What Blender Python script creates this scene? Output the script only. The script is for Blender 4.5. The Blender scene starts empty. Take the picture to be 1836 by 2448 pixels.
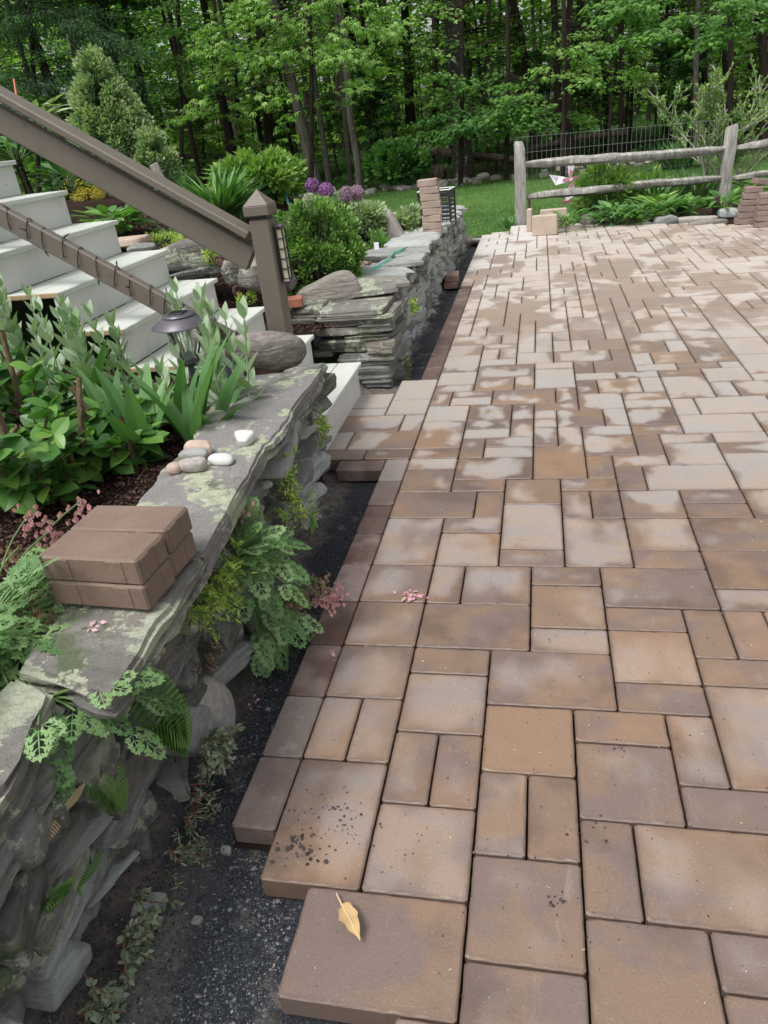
import bpy, math, random
import numpy as np
from mathutils import Vector, Matrix
# one unit = the paving module, 0.12 m; every length below is in units and scaled by S when an object is made
S = 0.12
SC = bpy.context.scene
COL = SC.collection
# ---------------------------------------------------------------- camera, sky, sun
FPX, PITCH, YAW, ROLL, CX, CY, CZ = 1737.95, 0.4926, 0.2405, -0.1171, 1.2603, -9.0026, 12.3913
def _axes():
    cp, sp, cy, sy, cr, sr = math.cos(PITCH), math.sin(PITCH), math.cos(YAW), math.sin(YAW), math.cos(ROLL), math.sin(ROLL)
    F = np.array([0, cp, -sp]); R = np.array([1., 0, 0]); U = np.cross(R, F)
    R2 = cr*R + sr*U; U2 = -sr*R + cr*U
    Z = np.array([[cy, -sy, 0], [sy, cy, 0], [0, 0, 1]])
    return Z@R2, Z@U2, Z@F
AR, AU, AF = _axes()
EYE = np.array([CX, CY, CZ])
cam = bpy.data.cameras.new('camera'); co = bpy.data.objects.new('camera', cam); COL.objects.link(co)
cam.sensor_fit = 'VERTICAL'; cam.sensor_height = 24; cam.lens = 24*FPX/2448; cam.clip_start = .05; cam.clip_end = 600
co.matrix_world = Matrix([[AR[0], AU[0], -AF[0], CX*S], [AR[1], AU[1], -AF[1], CY*S], [AR[2], AU[2], -AF[2], CZ*S], [0, 0, 0, 1]])
SC.camera = co
SUN_EL, SUN_AZ = math.radians(62), math.radians(215)
W = bpy.data.worlds.new('World'); SC.world = W; W.use_nodes = True
nt = W.node_tree; nt.nodes.clear()
sky = nt.nodes.new('ShaderNodeTexSky'); sky.sky_type = 'NISHITA'; sky.sun_disc = False
sky.sun_elevation = SUN_EL; sky.sun_rotation = SUN_AZ; sky.air_density = 1.0; sky.dust_density = 4.0
hs = nt.nodes.new('ShaderNodeHueSaturation'); hs.inputs['Saturation'].default_value = .22
bg = nt.nodes.new('ShaderNodeBackground'); bg.inputs['Strength'].default_value = .15
wo = nt.nodes.new('ShaderNodeOutputWorld')
nt.links.new(sky.outputs[0], hs.inputs['Color']); nt.links.new(hs.outputs[0], bg.inputs[0]); nt.links.new(bg.outputs[0], wo.inputs[0])
sl = bpy.data.lights.new('sun', 'SUN'); sl.energy = 1.45; sl.angle = math.radians(20); sl.color = (1, .985, .96)
so = bpy.data.objects.new('sun', sl); COL.objects.link(so)
sd = Vector((math.sin(SUN_AZ)*math.cos(SUN_EL), math.cos(SUN_AZ)*math.cos(SUN_EL), math.sin(SUN_EL)))
so.rotation_euler = sd.to_track_quat('Z', 'Y').to_euler()
SC.view_settings.view_transform = 'Standard'; SC.view_settings.look = 'None'; SC.view_settings.exposure = 0.5; SC.view_settings.gamma = 1
SC.view_settings.use_curve_mapping = False
SC.cycles.max_bounces = 6; SC.cycles.diffuse_bounces = 3; SC.cycles.transparent_max_bounces = 6

# ---------------------------------------------------------------- placing by sight line: a pixel of the photograph and one known plane
K = 1836/1659
def ray(x, y): return AF + AR*(x-918)/FPX - AU*(y-1224)/FPX
def hz(x, y, z=0.): d = ray(x, y); return EYE + d*(z-CZ)/d[2]
def hv(x, y, v): d = ray(x, y); return EYE + d*(v-CY)/d[1]
def hu(x, y, u): d = ray(x, y); return EYE + d*(u-CX)/d[0]
def depth(p): return float((np.asarray(p)-EYE)@AF)
def smooth(a, b, x): t = np.clip((x-a)/(b-a), 0, 1); return t*t*(3-2*t)
def hT(x, y, f, t0=14, t1=420):
    """first point of the sight line on the height field f(u, v)"""
    d = ray(x, y); t = np.linspace(t0, t1, 4000); P = EYE + d*t[:, None]
    h = f(P[:, 0], P[:, 1]); i = np.argmax(P[:, 2] < h)
    return P[i]
# ---------------------------------------------------------------- mesh helpers
def mesh(name, V, F, mat=None, smoothed=False, attrs=None, sharp=None, midx=None):
    V = np.asarray(V, float).reshape(-1, 3)*S
    me = bpy.data.meshes.new(name)
    if isinstance(F, np.ndarray):
        n, k = F.shape; idx = F.ravel(); tot = np.full(n, k)
    else:
        tot = np.array([len(f) for f in F]); idx = np.fromiter((i for f in F for i in f), int); n = len(F)
    me.vertices.add(len(V)); me.vertices.foreach_set('co', V.ravel())
    me.loops.add(len(idx)); me.loops.foreach_set('vertex_index', idx.astype(np.int32))
    me.polygons.add(n); st = np.zeros(n, np.int32); st[1:] = np.cumsum(tot)[:-1]
    me.polygons.foreach_set('loop_start', st)
    if midx is not None: me.polygons.foreach_set('material_index', np.asarray(midx, np.int32))
    me.polygons.foreach_set('use_smooth', np.full(n, bool(smoothed)))
    me.update(calc_edges=True)
    if attrs:
        for k_, a in attrs.items():
            a = np.asarray(a, float)
            if a.ndim == 1:
                at = me.attributes.new(k_, 'FLOAT', 'POINT'); at.data.foreach_set('value', a)
            else:
                at = me.attributes.new(k_, 'FLOAT_VECTOR', 'POINT'); at.data.foreach_set('vector', a.ravel())
    if mat is not None:
        for m in (mat if isinstance(mat, (list, tuple)) else [mat]): me.materials.append(m)
    if sharp: me.set_sharp_from_angle(angle=math.radians(sharp))
    return me
def link(name, me, parent=None, loc=(0, 0, 0), rot=None):
    o = bpy.data.objects.new(name, me); COL.objects.link(o)
    o.location = [c*S for c in loc]
    if rot: o.rotation_euler = rot
    if parent is not None: o.parent = parent
    return o
def tag(o, label=None, cat=None, group=None, kind=None):
    if label: o['label'] = label
    if cat: o['category'] = cat
    if group: o['group'] = group
    if kind: o['kind'] = kind
    return o
def thing(name, label, cat, loc, group=None, rot=None):
    return tag(link(name, None, None, loc, rot), label, cat, group)
def copy_tree(o, parent=None):
    c = o.copy(); COL.objects.link(c); c.parent = parent
    for ch in o.children: copy_tree(ch, c)
    return c
class G:
    """collects shapes into one mesh"""
    def __init__(s): s.V = []; s.F = []; s.n = 0; s.A = []; s.M = []
    def add(s, V, F, a=None, m=0):
        V = np.asarray(V, float).reshape(-1, 3)
        for f in F: s.F.append(tuple(int(i)+s.n for i in f)); s.M.append(m)
        s.V.append(V); s.n += len(V); s.A.append(np.full(len(V), random.random() if a is None else a)); return s
    def obj(s, name, mat, parent=None, loc=(0, 0, 0), smoothed=False, sharp=None, rot=None):
        V = np.concatenate(s.V) - np.array(loc if parent is None else (0, 0, 0))
        me = mesh(name, V, s.F, mat, smoothed, {'rnd': np.concatenate(s.A)}, sharp, s.M)
        return link(name, me, parent, loc if parent is None else (0, 0, 0), rot)
def rotm(ax, ay, az): return np.array(Matrix.Rotation(az, 3, 'Z') @ Matrix.Rotation(ay, 3, 'Y') @ Matrix.Rotation(ax, 3, 'X'))
def box(c, s, bev=.03, R=None):
    """chamfered box, centre c, full size s"""
    h = np.array(s, float)/2; b = min(bev, *(h*.9)); V = []
    for sx in (-1, 1):
        for sy in (-1, 1):
            for sz in (-1, 1):
                q = np.array([sx, sy, sz])
                V += [q*(h-[0, b, b]), q*(h-[b, 0, b]), q*(h-[b, b, 0])]
    V = np.array(V)
    i = lambda sx, sy, sz, a: (((sx > 0)*2+(sy > 0))*2+(sz > 0))*3+a
    F = []
    for s_ in (-1, 1):
        F.append([i(s_, -1, -1, 0), i(s_, 1, -1, 0), i(s_, 1, 1, 0), i(s_, -1, 1, 0)][::s_])
        F.append([i(-1, s_, -1, 1), i(1, s_, -1, 1), i(1, s_, 1, 1), i(-1, s_, 1, 1)][::-s_])
        F.append([i(-1, -1, s_, 2), i(1, -1, s_, 2), i(1, 1, s_, 2), i(-1, 1, s_, 2)][::s_])
        for t in (-1, 1):
            F.append([i(s_, t, -1, 0), i(s_, t, 1, 0), i(s_, t, 1, 1), i(s_, t, -1, 1)][::-s_*t])
            F.append([i(s_, -1, t, 0), i(s_, 1, t, 0), i(s_, 1, t, 2), i(s_, -1, t, 2)][::s_*t])
            F.append([i(-1, s_, t, 1), i(1, s_, t, 1), i(1, s_, t, 2), i(-1, s_, t, 2)][::-s_*t])
            for u in (-1, 1): F.append([i(s_, t, u, 0), i(s_, t, u, 1), i(s_, t, u, 2)][::s_*t*u])
    if R is not None: V = V@np.asarray(R).T
    return V+np.array(c, float), F
def tube(P, r, n=8, cap=True, wob=0, seed=0):
    P = np.asarray(P, float); m = len(P); r = np.broadcast_to(r, (m,)).astype(float)
    T = np.gradient(P, axis=0) if m > 1 else P
    T /= np.linalg.norm(T, axis=1)[:, None]+1e-9
    ref = np.array([0, 0, 1.]) if abs(T[0, 2]) < .9 else np.array([1., 0, 0])
    V = []; rg = np.random.RandomState(seed)
    for j in range(m):
        a = np.cross(ref, T[j]); a /= np.linalg.norm(a)+1e-9; b = np.cross(T[j], a)
        t = np.arange(n)*2*np.pi/n; rr = r[j]*(1+wob*rg.uniform(-1, 1, n))
        V.append(P[j]+rr[:, None]*(np.cos(t)[:, None]*a+np.sin(t)[:, None]*b))
    V = np.concatenate(V); F = []
    for j in range(m-1):
        for i in range(n):
            F.append((j*n+i, j*n+(i+1) % n, (j+1)*n+(i+1) % n, (j+1)*n+i))
    if cap: F.append(tuple(range(n))[::-1]); F.append(tuple((m-1)*n+i for i in range(n)))
    return V, F
def lathe(prof, n=24, c=(0, 0, 0), sx=1, sy=1):
    V = []; F = []
    for (r, z) in prof:
        for i in range(n):
            t = 2*math.pi*i/n; V.append((c[0]+r*sx*math.cos(t), c[1]+r*sy*math.sin(t), c[2]+z))
    for j in range(len(prof)-1):
        for i in range(n): F.append((j*n+i, j*n+(i+1) % n, (j+1)*n+(i+1) % n, (j+1)*n+i))
    return np.array(V), F
def wave(seed, scale=1.):
    rg = np.random.RandomState(seed); k = rg.normal(size=(10, 3))*np.array([1, 1, 1])*np.linspace(.6, 3.2, 10)[:, None]/scale
    ph = rg.uniform(0, 6.28, 10); am = 1/np.linspace(1, 3.5, 10)
    return lambda P: (np.sin(np.asarray(P)@k.T+ph)*am).sum(1)/2.6
_cubes = {}
def cubegrid(n):
    if n in _cubes: return _cubes[n]
    idx = {}; V = []; F = []
    def vid(p):
        if p not in idx: idx[p] = len(V); V.append(p)
        return idx[p]
    for ax in range(3):
        for s_ in (0, n):
            for i in range(n):
                for j in range(n):
                    q = []
                    for a, b in ((0, 0), (1, 0), (1, 1), (0, 1)):
                        p = [0, 0, 0]; p[ax] = s_; p[(ax+1) % 3] = i+a; p[(ax+2) % 3] = j+b; q.append(vid(tuple(p)))
                    F.append(tuple(q if s_ else q[::-1]))
    V = np.array(V, float)*2/n-1
    _cubes[n] = (V, F); return _cubes[n]
def stone(size, seed, n=4, rnd=6., rough=.10, cuts=5, taper=.18, ledge=0.):
    rg = np.random.RandomState(seed); V, F = cubegrid(n); P = V.copy()
    P = np.sign(P)*np.abs(P)**.8
    nn = (np.abs(P)**rnd).sum(1)**(1/rnd); P = P/nn[:, None]*np.abs(P).max(1)[:, None]
    for _ in range(cuts):
        nv = rg.normal(size=3); nv /= np.linalg.norm(nv); h = rg.uniform(.80, 1.12)
        d = P@nv-h*np.abs(nv).sum()**.75; P = P-np.outer(np.clip(d, 0, None), nv)
    t = rg.uniform(-taper, taper, 5)
    P[:, 0] *= 1+t[0]*P[:, 1]; P[:, 2] *= 1+t[1]*P[:, 1]; P[:, 1] *= 1+t[2]*P[:, 2]; P[:, 2] *= 1+t[3]*P[:, 0]; P[:, 0] += t[4]*P[:, 1]
    Q = P*np.array(size)/2; w = wave(seed, .45*min(size)+.35); w2 = wave(seed+7, .3)
    m = min(size); N = P/np.linalg.norm(P, axis=1)[:, None]
    Q = Q+N*(rough*m*(w(Q)+.5*w2(Q)))[:, None]
    if ledge:       # split slate: thin layers standing proud or back of each other, broken vertical faces
        t = .17; dip = Q[:, 1]*rg.uniform(-.06, .06); li = np.floor((Q[:, 2]+dip)/t).astype(int)-int(np.floor(Q[:, 2].min()/t))+2; o = rg.uniform(-1, 1, li.max()+3)
        yb = np.floor(Q[:, 1]/.55+o[li]*2).astype(int) % 7; o2 = rg.uniform(-1, 1, 7)
        Q[:, :2] += N[:, :2]*(ledge*(o[li]*.65+o2[yb]*.5))[:, None]
    return Q, F
# ---------------------------------------------------------------- leaves: templates and vectorised scattering
def leafT(w=.5, fold=.06, droop=.0, n=4):
    xs = np.linspace(0, 1, n+1); V = [(0, 0, 0)]; F = []
    prof = lambda x: w*.5*(math.sin(math.pi*x**.8)**.8)
    rows = []
    for x in xs[1:-1]:
        z = -droop*x*x; p = prof(x); b = len(V); V += [(x, p, z+fold*p*2), (x, 0, z), (x, -p, z+fold*p*2)]; rows.append(b)
    tip = len(V); V.append((1, 0, -droop)); r = rows[0]
    F += [(0, r+1, r), (0, r+2, r+1)]
    for a, b in zip(rows, rows[1:]): F += [(a, a+1, b+1), (a, b+1, b), (a+1, a+2, b+2), (a+1, b+2, b+1)]
    r = rows[-1]; F += [(r, r+1, tip), (r+1, r+2, tip)]
    return np.array(V, float), np.array(F)
def mapleT():
    ang = np.radians([180, 128, 100, 68, 46, 22, 0, -22, -46, -68, -100, -128]); rr = [.1, .42, .34, .62, .42, .5, .95, .5, .42, .62, .34, .42]
    V = [(.32, 0, 0)]+[(.32+r*.72*math.cos(a), r*.85*math.sin(a), -.16*r) for r, a in zip(rr, ang)]
    F = [(0, 1+(i+1) % 12, 1+i) for i in range(12)]
    return np.array(V, float), np.array(F)[:, ::-1]
def diamondT(w=.55): return np.array([(0, 0, 0), (.5, w/2, .05), (1, 0, -.08), (.5, -w/2, .05)], float), np.array([(0, 3, 1), (3, 2, 1)])
def nrm(a): return a/(np.linalg.norm(a, axis=-1, keepdims=True)+1e-9)
def scatter(T, pos, dr, up, size, wid=1.):
    TV, TF = T; n = len(pos); pos = np.asarray(pos, float); X = nrm(np.asarray(dr, float)); Y = nrm(np.cross(np.broadcast_to(up, X.shape), X)); Z = np.cross(X, Y)
    size = np.broadcast_to(size, (n,))[:, None, None]
    V = pos[:, None]+size*(TV[None, :, 0:1]*X[:, None]+wid*TV[None, :, 1:2]*Y[:, None]+TV[None, :, 2:3]*Z[:, None])
    F = (TF[None]+(np.arange(n)*len(TV))[:, None, None]).reshape(-1, TF.shape[1])
    return V.reshape(-1, 3), F, np.repeat(np.random.rand(n), len(TV))
def leafmesh(name, parts, mat):
    V = []; F = []; A = []; n = 0
    for v, f, a in parts: V.append(v); F.append(f+n); A.append(a); n += len(v)
    return mesh(name, np.concatenate(V), np.concatenate(F), mat, False, {'rnd': np.concatenate(A)})
def rdir(rg, n, zlo=-1, zhi=1):
    z = rg.uniform(zlo, zhi, n); t = rg.uniform(0, 2*np.pi, n); r = np.sqrt(np.clip(1-z*z, 0, 1))
    return np.stack([r*np.cos(t), r*np.sin(t), z], 1)
# ---------------------------------------------------------------- materials (all in world space, own colours except the pavers' painted sky sheen)
class N:
    def __init__(s, name):
        s.m = bpy.data.materials.new(name); s.m.use_nodes = True; s.t = s.m.node_tree; s.t.nodes.clear()
        s.out = s.new('ShaderNodeOutputMaterial')
        s.pos = s.new('ShaderNodeNewGeometry').outputs['Position']
    def new(s, k, **kw):
        n = s.t.nodes.new(k)
        for a, b in kw.items(): setattr(n, a, b)
        return n
    def lk(s, a, b): s.t.links.new(a, b)
    def put(s, sock, v):
        if hasattr(v, 'is_output'): s.lk(v, sock)
        elif isinstance(v, (tuple, list)) and len(v) == 3 and sock.type == 'RGBA': sock.default_value = (*v, 1)
        else: sock.default_value = v
    def vm(s, a, sc):
        n = s.new('ShaderNodeVectorMath', operation='MULTIPLY'); s.put(n.inputs[0], a); n.inputs[1].default_value = sc if isinstance(sc, tuple) else (sc,)*3; return n.outputs[0]
    def va(s, a, b):
        n = s.new('ShaderNodeVectorMath', operation='ADD'); s.put(n.inputs[0], a); s.put(n.inputs[1], b); return n.outputs[0]
    def ma(s, op, a, b=0., c=None, clamp=False):
        n = s.new('ShaderNodeMath', operation=op, use_clamp=clamp); s.put(n.inputs[0], a); s.put(n.inputs[1], b)
        if c is not None: s.put(n.inputs[2], c)
        return n.outputs[0]
    def noise(s, sc, det=4, rough=.6, vec=None, dist=0.):
        n = s.new('ShaderNodeTexNoise'); s.put(n.inputs['Vector'], s.pos if vec is None else vec)
        n.inputs['Scale'].default_value = sc; n.inputs['Detail'].default_value = det; n.inputs['Roughness'].default_value = rough; n.inputs['Distortion'].default_value = dist
        return n.outputs[0]
    def vor(s, sc, vec=None, feat='F1', out=0):
        n = s.new('ShaderNodeTexVoronoi', feature=feat); s.put(n.inputs['Vector'], s.pos if vec is None else vec); n.inputs['Scale'].default_value = sc; return n.outputs[out]
    def ss(s, x, a, b):
        n = s.new('ShaderNodeMapRange', interpolation_type='SMOOTHSTEP'); s.put(n.inputs[0], x); s.put(n.inputs[1], a); s.put(n.inputs[2], b); return n.outputs[0]
    def ramp(s, x, stops):
        n = s.new('ShaderNodeValToRGB'); s.put(n.inputs[0], x); e = n.color_ramp.elements
        while len(e) < len(stops): e.new(.5)
        for i, (p, c) in enumerate(stops): e[i].position = p; e[i].color = (*c, 1)
        return n.outputs[0]
    def mix(s, f, a, b, mode='MIX'):
        n = s.new('ShaderNodeMix', data_type='RGBA', blend_type=mode); s.put(n.inputs[0], f); s.put(n.inputs[6], a); s.put(n.inputs[7], b); return n.outputs[2]
    def attr(s, name, out='Fac'): return s.new('ShaderNodeAttribute', attribute_name=name).outputs[out]
    def sep(s, v): n = s.new('ShaderNodeSeparateXYZ'); s.put(n.inputs[0], v); return n.outputs
    def bump(s, h, st=.3, dist=.01, nrm_=None):
        n = s.new('ShaderNodeBump'); s.put(n.inputs['Height'], h); n.inputs['Strength'].default_value = st; n.inputs['Distance'].default_value = dist
        if nrm_ is not None: s.lk(nrm_, n.inputs['Normal'])
        return n.outputs[0]
    def bsdf(s, col, rough=.7, normal=None, spec=.5, metal=0., link_=True, coat=0.):
        b = s.new('ShaderNodeBsdfPrincipled'); s.put(b.inputs['Base Color'], col); s.put(b.inputs['Roughness'], rough)
        b.inputs['Specular IOR Level'].default_value = spec; b.inputs['Metallic'].default_value = metal
        if normal is not None: s.lk(normal, b.inputs['Normal'])
        if link_: s.lk(b.outputs[0], s.out.inputs[0])
        return b
def sc3(c, k): return tuple(min(1, x*k) for x in c)
def m_plain(name, col, rough=.6, var=.18, metal=0., sc=8., spec=.5, bump=0.):
    n = N(name); f = n.noise(sc, 5)
    c = n.ramp(f, [(.25, sc3(col, 1-var)), (.75, sc3(col, 1+var))])
    n.bsdf(c, rough, n.bump(n.noise(sc*12, 4), .4, bump) if bump else None, spec, metal); return n.m
def m_leaf(name, stops, trans=.35, rough=.5, patch=.5, spec=.35):
    """stops: colours over the per-leaf random value"""
    n = N(name); r = n.attr('rnd'); x = n.ma('MULTIPLY_ADD', n.noise(1.1, 2), patch, n.ma('MULTIPLY', r, 1-patch*.5)); x = n.ma('SUBTRACT', x, patch*.25)
    k = len(stops)-1; c = n.ramp(x, [(.12+.76*i/k, s_) for i, s_ in enumerate(stops)])
    b = n.bsdf(c, rough, None, spec, link_=False); t = n.new('ShaderNodeBsdfTranslucent'); n.lk(n.mix(1., c, (1., 1.25, .45), 'MULTIPLY'), t.inputs[0])
    m = n.new('ShaderNodeMixShader'); m.inputs[0].default_value = trans; n.lk(b.outputs[0], m.inputs[1]); n.lk(t.outputs[0], m.inputs[2]); n.lk(m.outputs[0], n.out.inputs[0])
    return n.m
def m_bark(name, a, b, lichen=0., sc=14.):
    n = N(name); v = n.vm(n.pos, (sc, sc, sc*.16)); f = n.noise(1., 6, .65, v, .6)
    c = n.ramp(f, [(.3, a), (.68, b)])
    if lichen: c = n.mix(n.ss(n.noise(9., 5, .7), .66-lichen, .74-lichen), c, (.30, .36, .30))
    n.bsdf(c, .9, n.bump(f, 1., .05), .2); return n.m
def m_stone(name, a, b, lichen=.0, moss=.0, pale=(.42, .42, .37), rough=.85):
    n = N(name); r = n.attr('rnd')
    big = n.noise(2.3, 3, .6, n.va(n.pos, n.vm(n.attr('rnd', 'Vector'), 40.))); fine = n.noise(26., 8, .72); lay = n.noise(3., 5, .6, n.vm(n.pos, (2.2, 2.2, 16.)))
    x = n.ma('ADD', n.ma('MULTIPLY', big, .5), n.ma('ADD', n.ma('MULTIPLY', fine, .3), n.ma('MULTIPLY', r, .28)))
    c = n.ramp(x, [(.3, a), (.5, tuple((p+q)/2 for p, q in zip(a, b))), (.78, b)])
    c = n.mix(n.ma('MULTIPLY', n.ss(lay, .52, .68), .35), c, sc3(b, 1.15))
    c = n.mix(n.ma('MULTIPLY', n.ss(n.noise(5., 4, .6), .55, .75), .3), c, (.17, .12, .08)); c = n.mix(n.ma('MULTIPLY', n.ss(n.noise(1., 7, .75, n.vm(n.pos, (9., 9., 22.)), 2.), .60, .72), .55), c, sc3(b, 1.9))
    if moss: c = n.mix(n.ma('MULTIPLY', n.ss(n.noise(4.2, 6, .7), .60-moss, .70-moss), .8), c, (.095, .12, .055))
    if lichen:
        l = n.ss(n.ma('ADD', n.noise(5.5, 7, .72), n.ma('MULTIPLY', n.noise(40., 3), .12)), .68-lichen, .71-lichen)
        lc = n.ramp(n.noise(30., 4), [(.3, sc3(pale, .62)), (.6, pale)]); c = n.mix(n.ma('MULTIPLY', l, .85), c, lc)
    h = n.ma('ADD', n.ma('MULTIPLY', fine, .7), n.ma('MULTIPLY', lay, .8))
    n.bsdf(c, rough, n.bump(h, 1., .022), .3); return n.m
def m_paver():
    n = N('concrete paver'); rn = n.attr('rnd', 'Vector'); R = n.sep(rn); lo = n.sep(n.attr('loc', 'Vector')); ha = n.sep(n.attr('half', 'Vector'))
    off = n.va(n.pos, n.vm(rn, 31.))
    f = n.noise(3.1, 3, .55, n.vm(off, (1., 1.5, 1.)), .5); f2 = n.noise(2.2, 3, .5, n.va(off, (9., 3., 1.)), .4)
    tan = (.220, .150, .108); org = (.285, .178, .112); mau = (.182, .134, .118); drk = (.108, .074, .060)
    c = n.mix(n.ss(f, .43, .56), mau, tan)
    c = n.mix(n.ma('MULTIPLY', n.ss(n.ma('ADD', f2, n.ma('MULTIPLY', n.ma('SUBTRACT', R[0], .5), .22)), .51, .66), .75), c, org)
    c = n.mix(n.ma('MULTIPLY', n.ss(n.ma('SUBTRACT', n.noise(2.7, 4, .6, n.va(off, (3., 8., 2.))), n.ma('MULTIPLY', n.ma('SUBTRACT', R[1], .5), .2)), .50, .68), .65), c, drk)
    # drying patches plus sheen painted as colour: pale centres, whole stretches further out
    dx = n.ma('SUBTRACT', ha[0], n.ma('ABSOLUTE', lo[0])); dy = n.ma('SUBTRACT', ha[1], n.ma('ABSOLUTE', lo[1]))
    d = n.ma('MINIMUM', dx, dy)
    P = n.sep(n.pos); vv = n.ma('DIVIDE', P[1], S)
    dry = n.ss(vv, 2., 26.); far = n.ss(vv, 28., 42.)  # distance ramps that pale the colour, for drying and painted sky sheen alike
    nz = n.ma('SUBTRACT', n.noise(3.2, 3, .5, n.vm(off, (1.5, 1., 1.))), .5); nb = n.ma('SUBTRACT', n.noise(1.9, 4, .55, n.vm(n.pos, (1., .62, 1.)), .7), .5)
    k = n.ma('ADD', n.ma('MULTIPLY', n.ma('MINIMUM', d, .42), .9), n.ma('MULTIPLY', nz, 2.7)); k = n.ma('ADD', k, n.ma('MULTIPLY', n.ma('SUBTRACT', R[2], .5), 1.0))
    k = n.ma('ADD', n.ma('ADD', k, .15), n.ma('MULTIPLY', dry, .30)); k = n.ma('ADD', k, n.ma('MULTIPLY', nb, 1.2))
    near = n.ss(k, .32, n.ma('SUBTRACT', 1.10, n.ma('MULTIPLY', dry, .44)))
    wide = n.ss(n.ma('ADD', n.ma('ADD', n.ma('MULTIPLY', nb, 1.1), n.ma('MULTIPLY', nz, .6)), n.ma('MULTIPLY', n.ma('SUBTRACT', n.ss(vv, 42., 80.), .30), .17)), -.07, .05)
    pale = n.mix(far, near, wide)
    pc = n.mix(n.ss(f, .42, .58), (.36, .315, .30), (.38, .305, .255)); pc = n.mix(dry, pc, n.mix(n.ss(f, .42, .58), (.42, .40, .385), (.43, .385, .345))); pc = n.mix(far, pc, n.mix(n.ss(f2, .4, .6), (.56, .52, .475), (.53, .46, .40))); pc = n.mix(n.ma('MULTIPLY', n.ss(n.ma('ADD', vv, n.ma('MULTIPLY', n.ma('DIVIDE', P[0], S), -4.)), 50., 78.), .75), pc, (.72, .725, .72))  # far pale tones and the white far left corner hold sky glare as colour
    c = n.mix(n.ma('MULTIPLY', n.ss(vv, 18., 52.), .66), c, (.43, .355, .305)); c = n.mix(n.ma('MULTIPLY', pale, n.ma('MULTIPLY_ADD', dry, .26, .50)), c, pc)  # damp tone lightened with distance, sky reflection mixed into the base colour
    fine = n.noise(210., 4, .7); c = n.mix(.20, c, n.ramp(fine, [(.3, (.06, .05, .04)), (.7, (.75, .68, .6))]), 'OVERLAY'); c = n.mix(n.ma('MULTIPLY', n.ss(n.noise(120., 3, .6), .64, .70), .30), c, (.42, .37, .32)); c = n.mix(n.ma('MULTIPLY', n.ss(n.noise(75., 3, .6), .66, .72), .45), c, (.07, .05, .045)); c = n.mix(n.ma('MULTIPLY', n.ss(n.noise(1., 5, .7, n.vm(off, (26., 5., 5.)), 1.2), .60, .72), .22), c, (.40, .34, .30))
    c = n.mix(n.ma('MULTIPLY', n.ss(n.noise(34., 5, .7), .66, .72), .35), c, (.13, .10, .09))
    edge = n.ss(n.ma('ADD', d, n.ma('MULTIPLY', n.ma('SUBTRACT', n.noise(22., 4), .5), .12)), .0, .11); c = n.mix(n.ma('MULTIPLY', n.ma('SUBTRACT', 1., edge), .5), c, (.13, .09, .07))
    h = n.ma('ADD', n.ma('MULTIPLY', fine, .35), n.noise(11., 5, .6, off))
    rg = n.ma('ADD', n.ma('MULTIPLY', pale, .12), n.ma('MULTIPLY_ADD', n.noise(2.4, 3), .25, .30))
    n.bsdf(c, rg, n.bump(h, .6, .005), .5); return n.m
def m_border():
    n = N('dark border paver'); rn = n.attr('rnd', 'Vector'); R = n.sep(rn); off = n.va(n.pos, n.vm(rn, 31.))
    c = n.ramp(n.ma('ADD', n.noise(5., 4, .6, off), n.ma('MULTIPLY', n.ma('SUBTRACT', R[0], .5), .22)), [(.36, (.080, .043, .035)), (.55, (.128, .076, .064)), (.68, (.21, .155, .138))])
    c = n.mix(R[1], c, (.27, .235, .215)); c = n.mix(n.ma('MULTIPLY', n.ss(n.noise(16., 6, .7), .58, .66), .45), c, (.33, .29, .26))
    fine = n.noise(190., 4, .7); n.bsdf(c, .62, n.bump(n.ma('ADD', fine, n.noise(14., 5)), .6, .004)); return n.m
def m_gravel():
    n = N('stone dust'); a = n.noise(150., 5, .8); b = n.noise(7., 5, .65); P = n.sep(n.pos)
    c = n.ramp(a, [(.3, (.010, .011, .015)), (.52, (.042, .047, .058)), (.72, (.17, .18, .195))])
    u = n.ma('DIVIDE', P[0], S); v = n.ma('DIVIDE', P[1], S)
    sand = n.ss(n.ma('ADD', b, n.ma('MULTIPLY', n.ma('MULTIPLY', n.ss(v, 1., -3.), n.ss(u, -4.6, -6.2)), .26)), .55, .66)
    dirt = n.ss(n.ma('ADD', u, n.ma('MULTIPLY', n.ma('SUBTRACT', n.noise(5., 4), .5), 2.2)), -6.05, -6.6)
    c = n.mix(n.ma('MULTIPLY', sand, .8), c, n.ramp(n.noise(60., 5), [(.3, (.07, .065, .055)), (.7, (.30, .28, .24))]))
    c = n.mix(n.ma('MULTIPLY', n.ma('MULTIPLY', n.ss(v, 1.5, -2.5), n.ss(n.ma('ADD', u, n.ma('MULTIPLY', b, 1.6)), -3.9, -5.0)), .6), c, n.ramp(n.noise(90., 5, .7), [(.3, (.11, .108, .10)), (.7, (.40, .39, .365))]))
    c = n.mix(dirt, c, n.ramp(n.noise(30., 7, .75), [(.3, (.06, .05, .043)), (.7, (.28, .24, .21))]))
    n.bsdf(c, .85, n.bump(a, 1., .012), .3); return n.m
def m_ground(name, stops, sc=20., bump=.02, rough=.95):
    n = N(name); x = n.ma('ADD', n.ma('MULTIPLY', n.noise(sc, 8, .75), .65), n.ma('MULTIPLY', n.noise(1.2, 4), .35)); n.bsdf(n.ramp(x, stops), rough, n.bump(n.noise(sc*2, 6, .8), 1., bump), .15); return n.m
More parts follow.
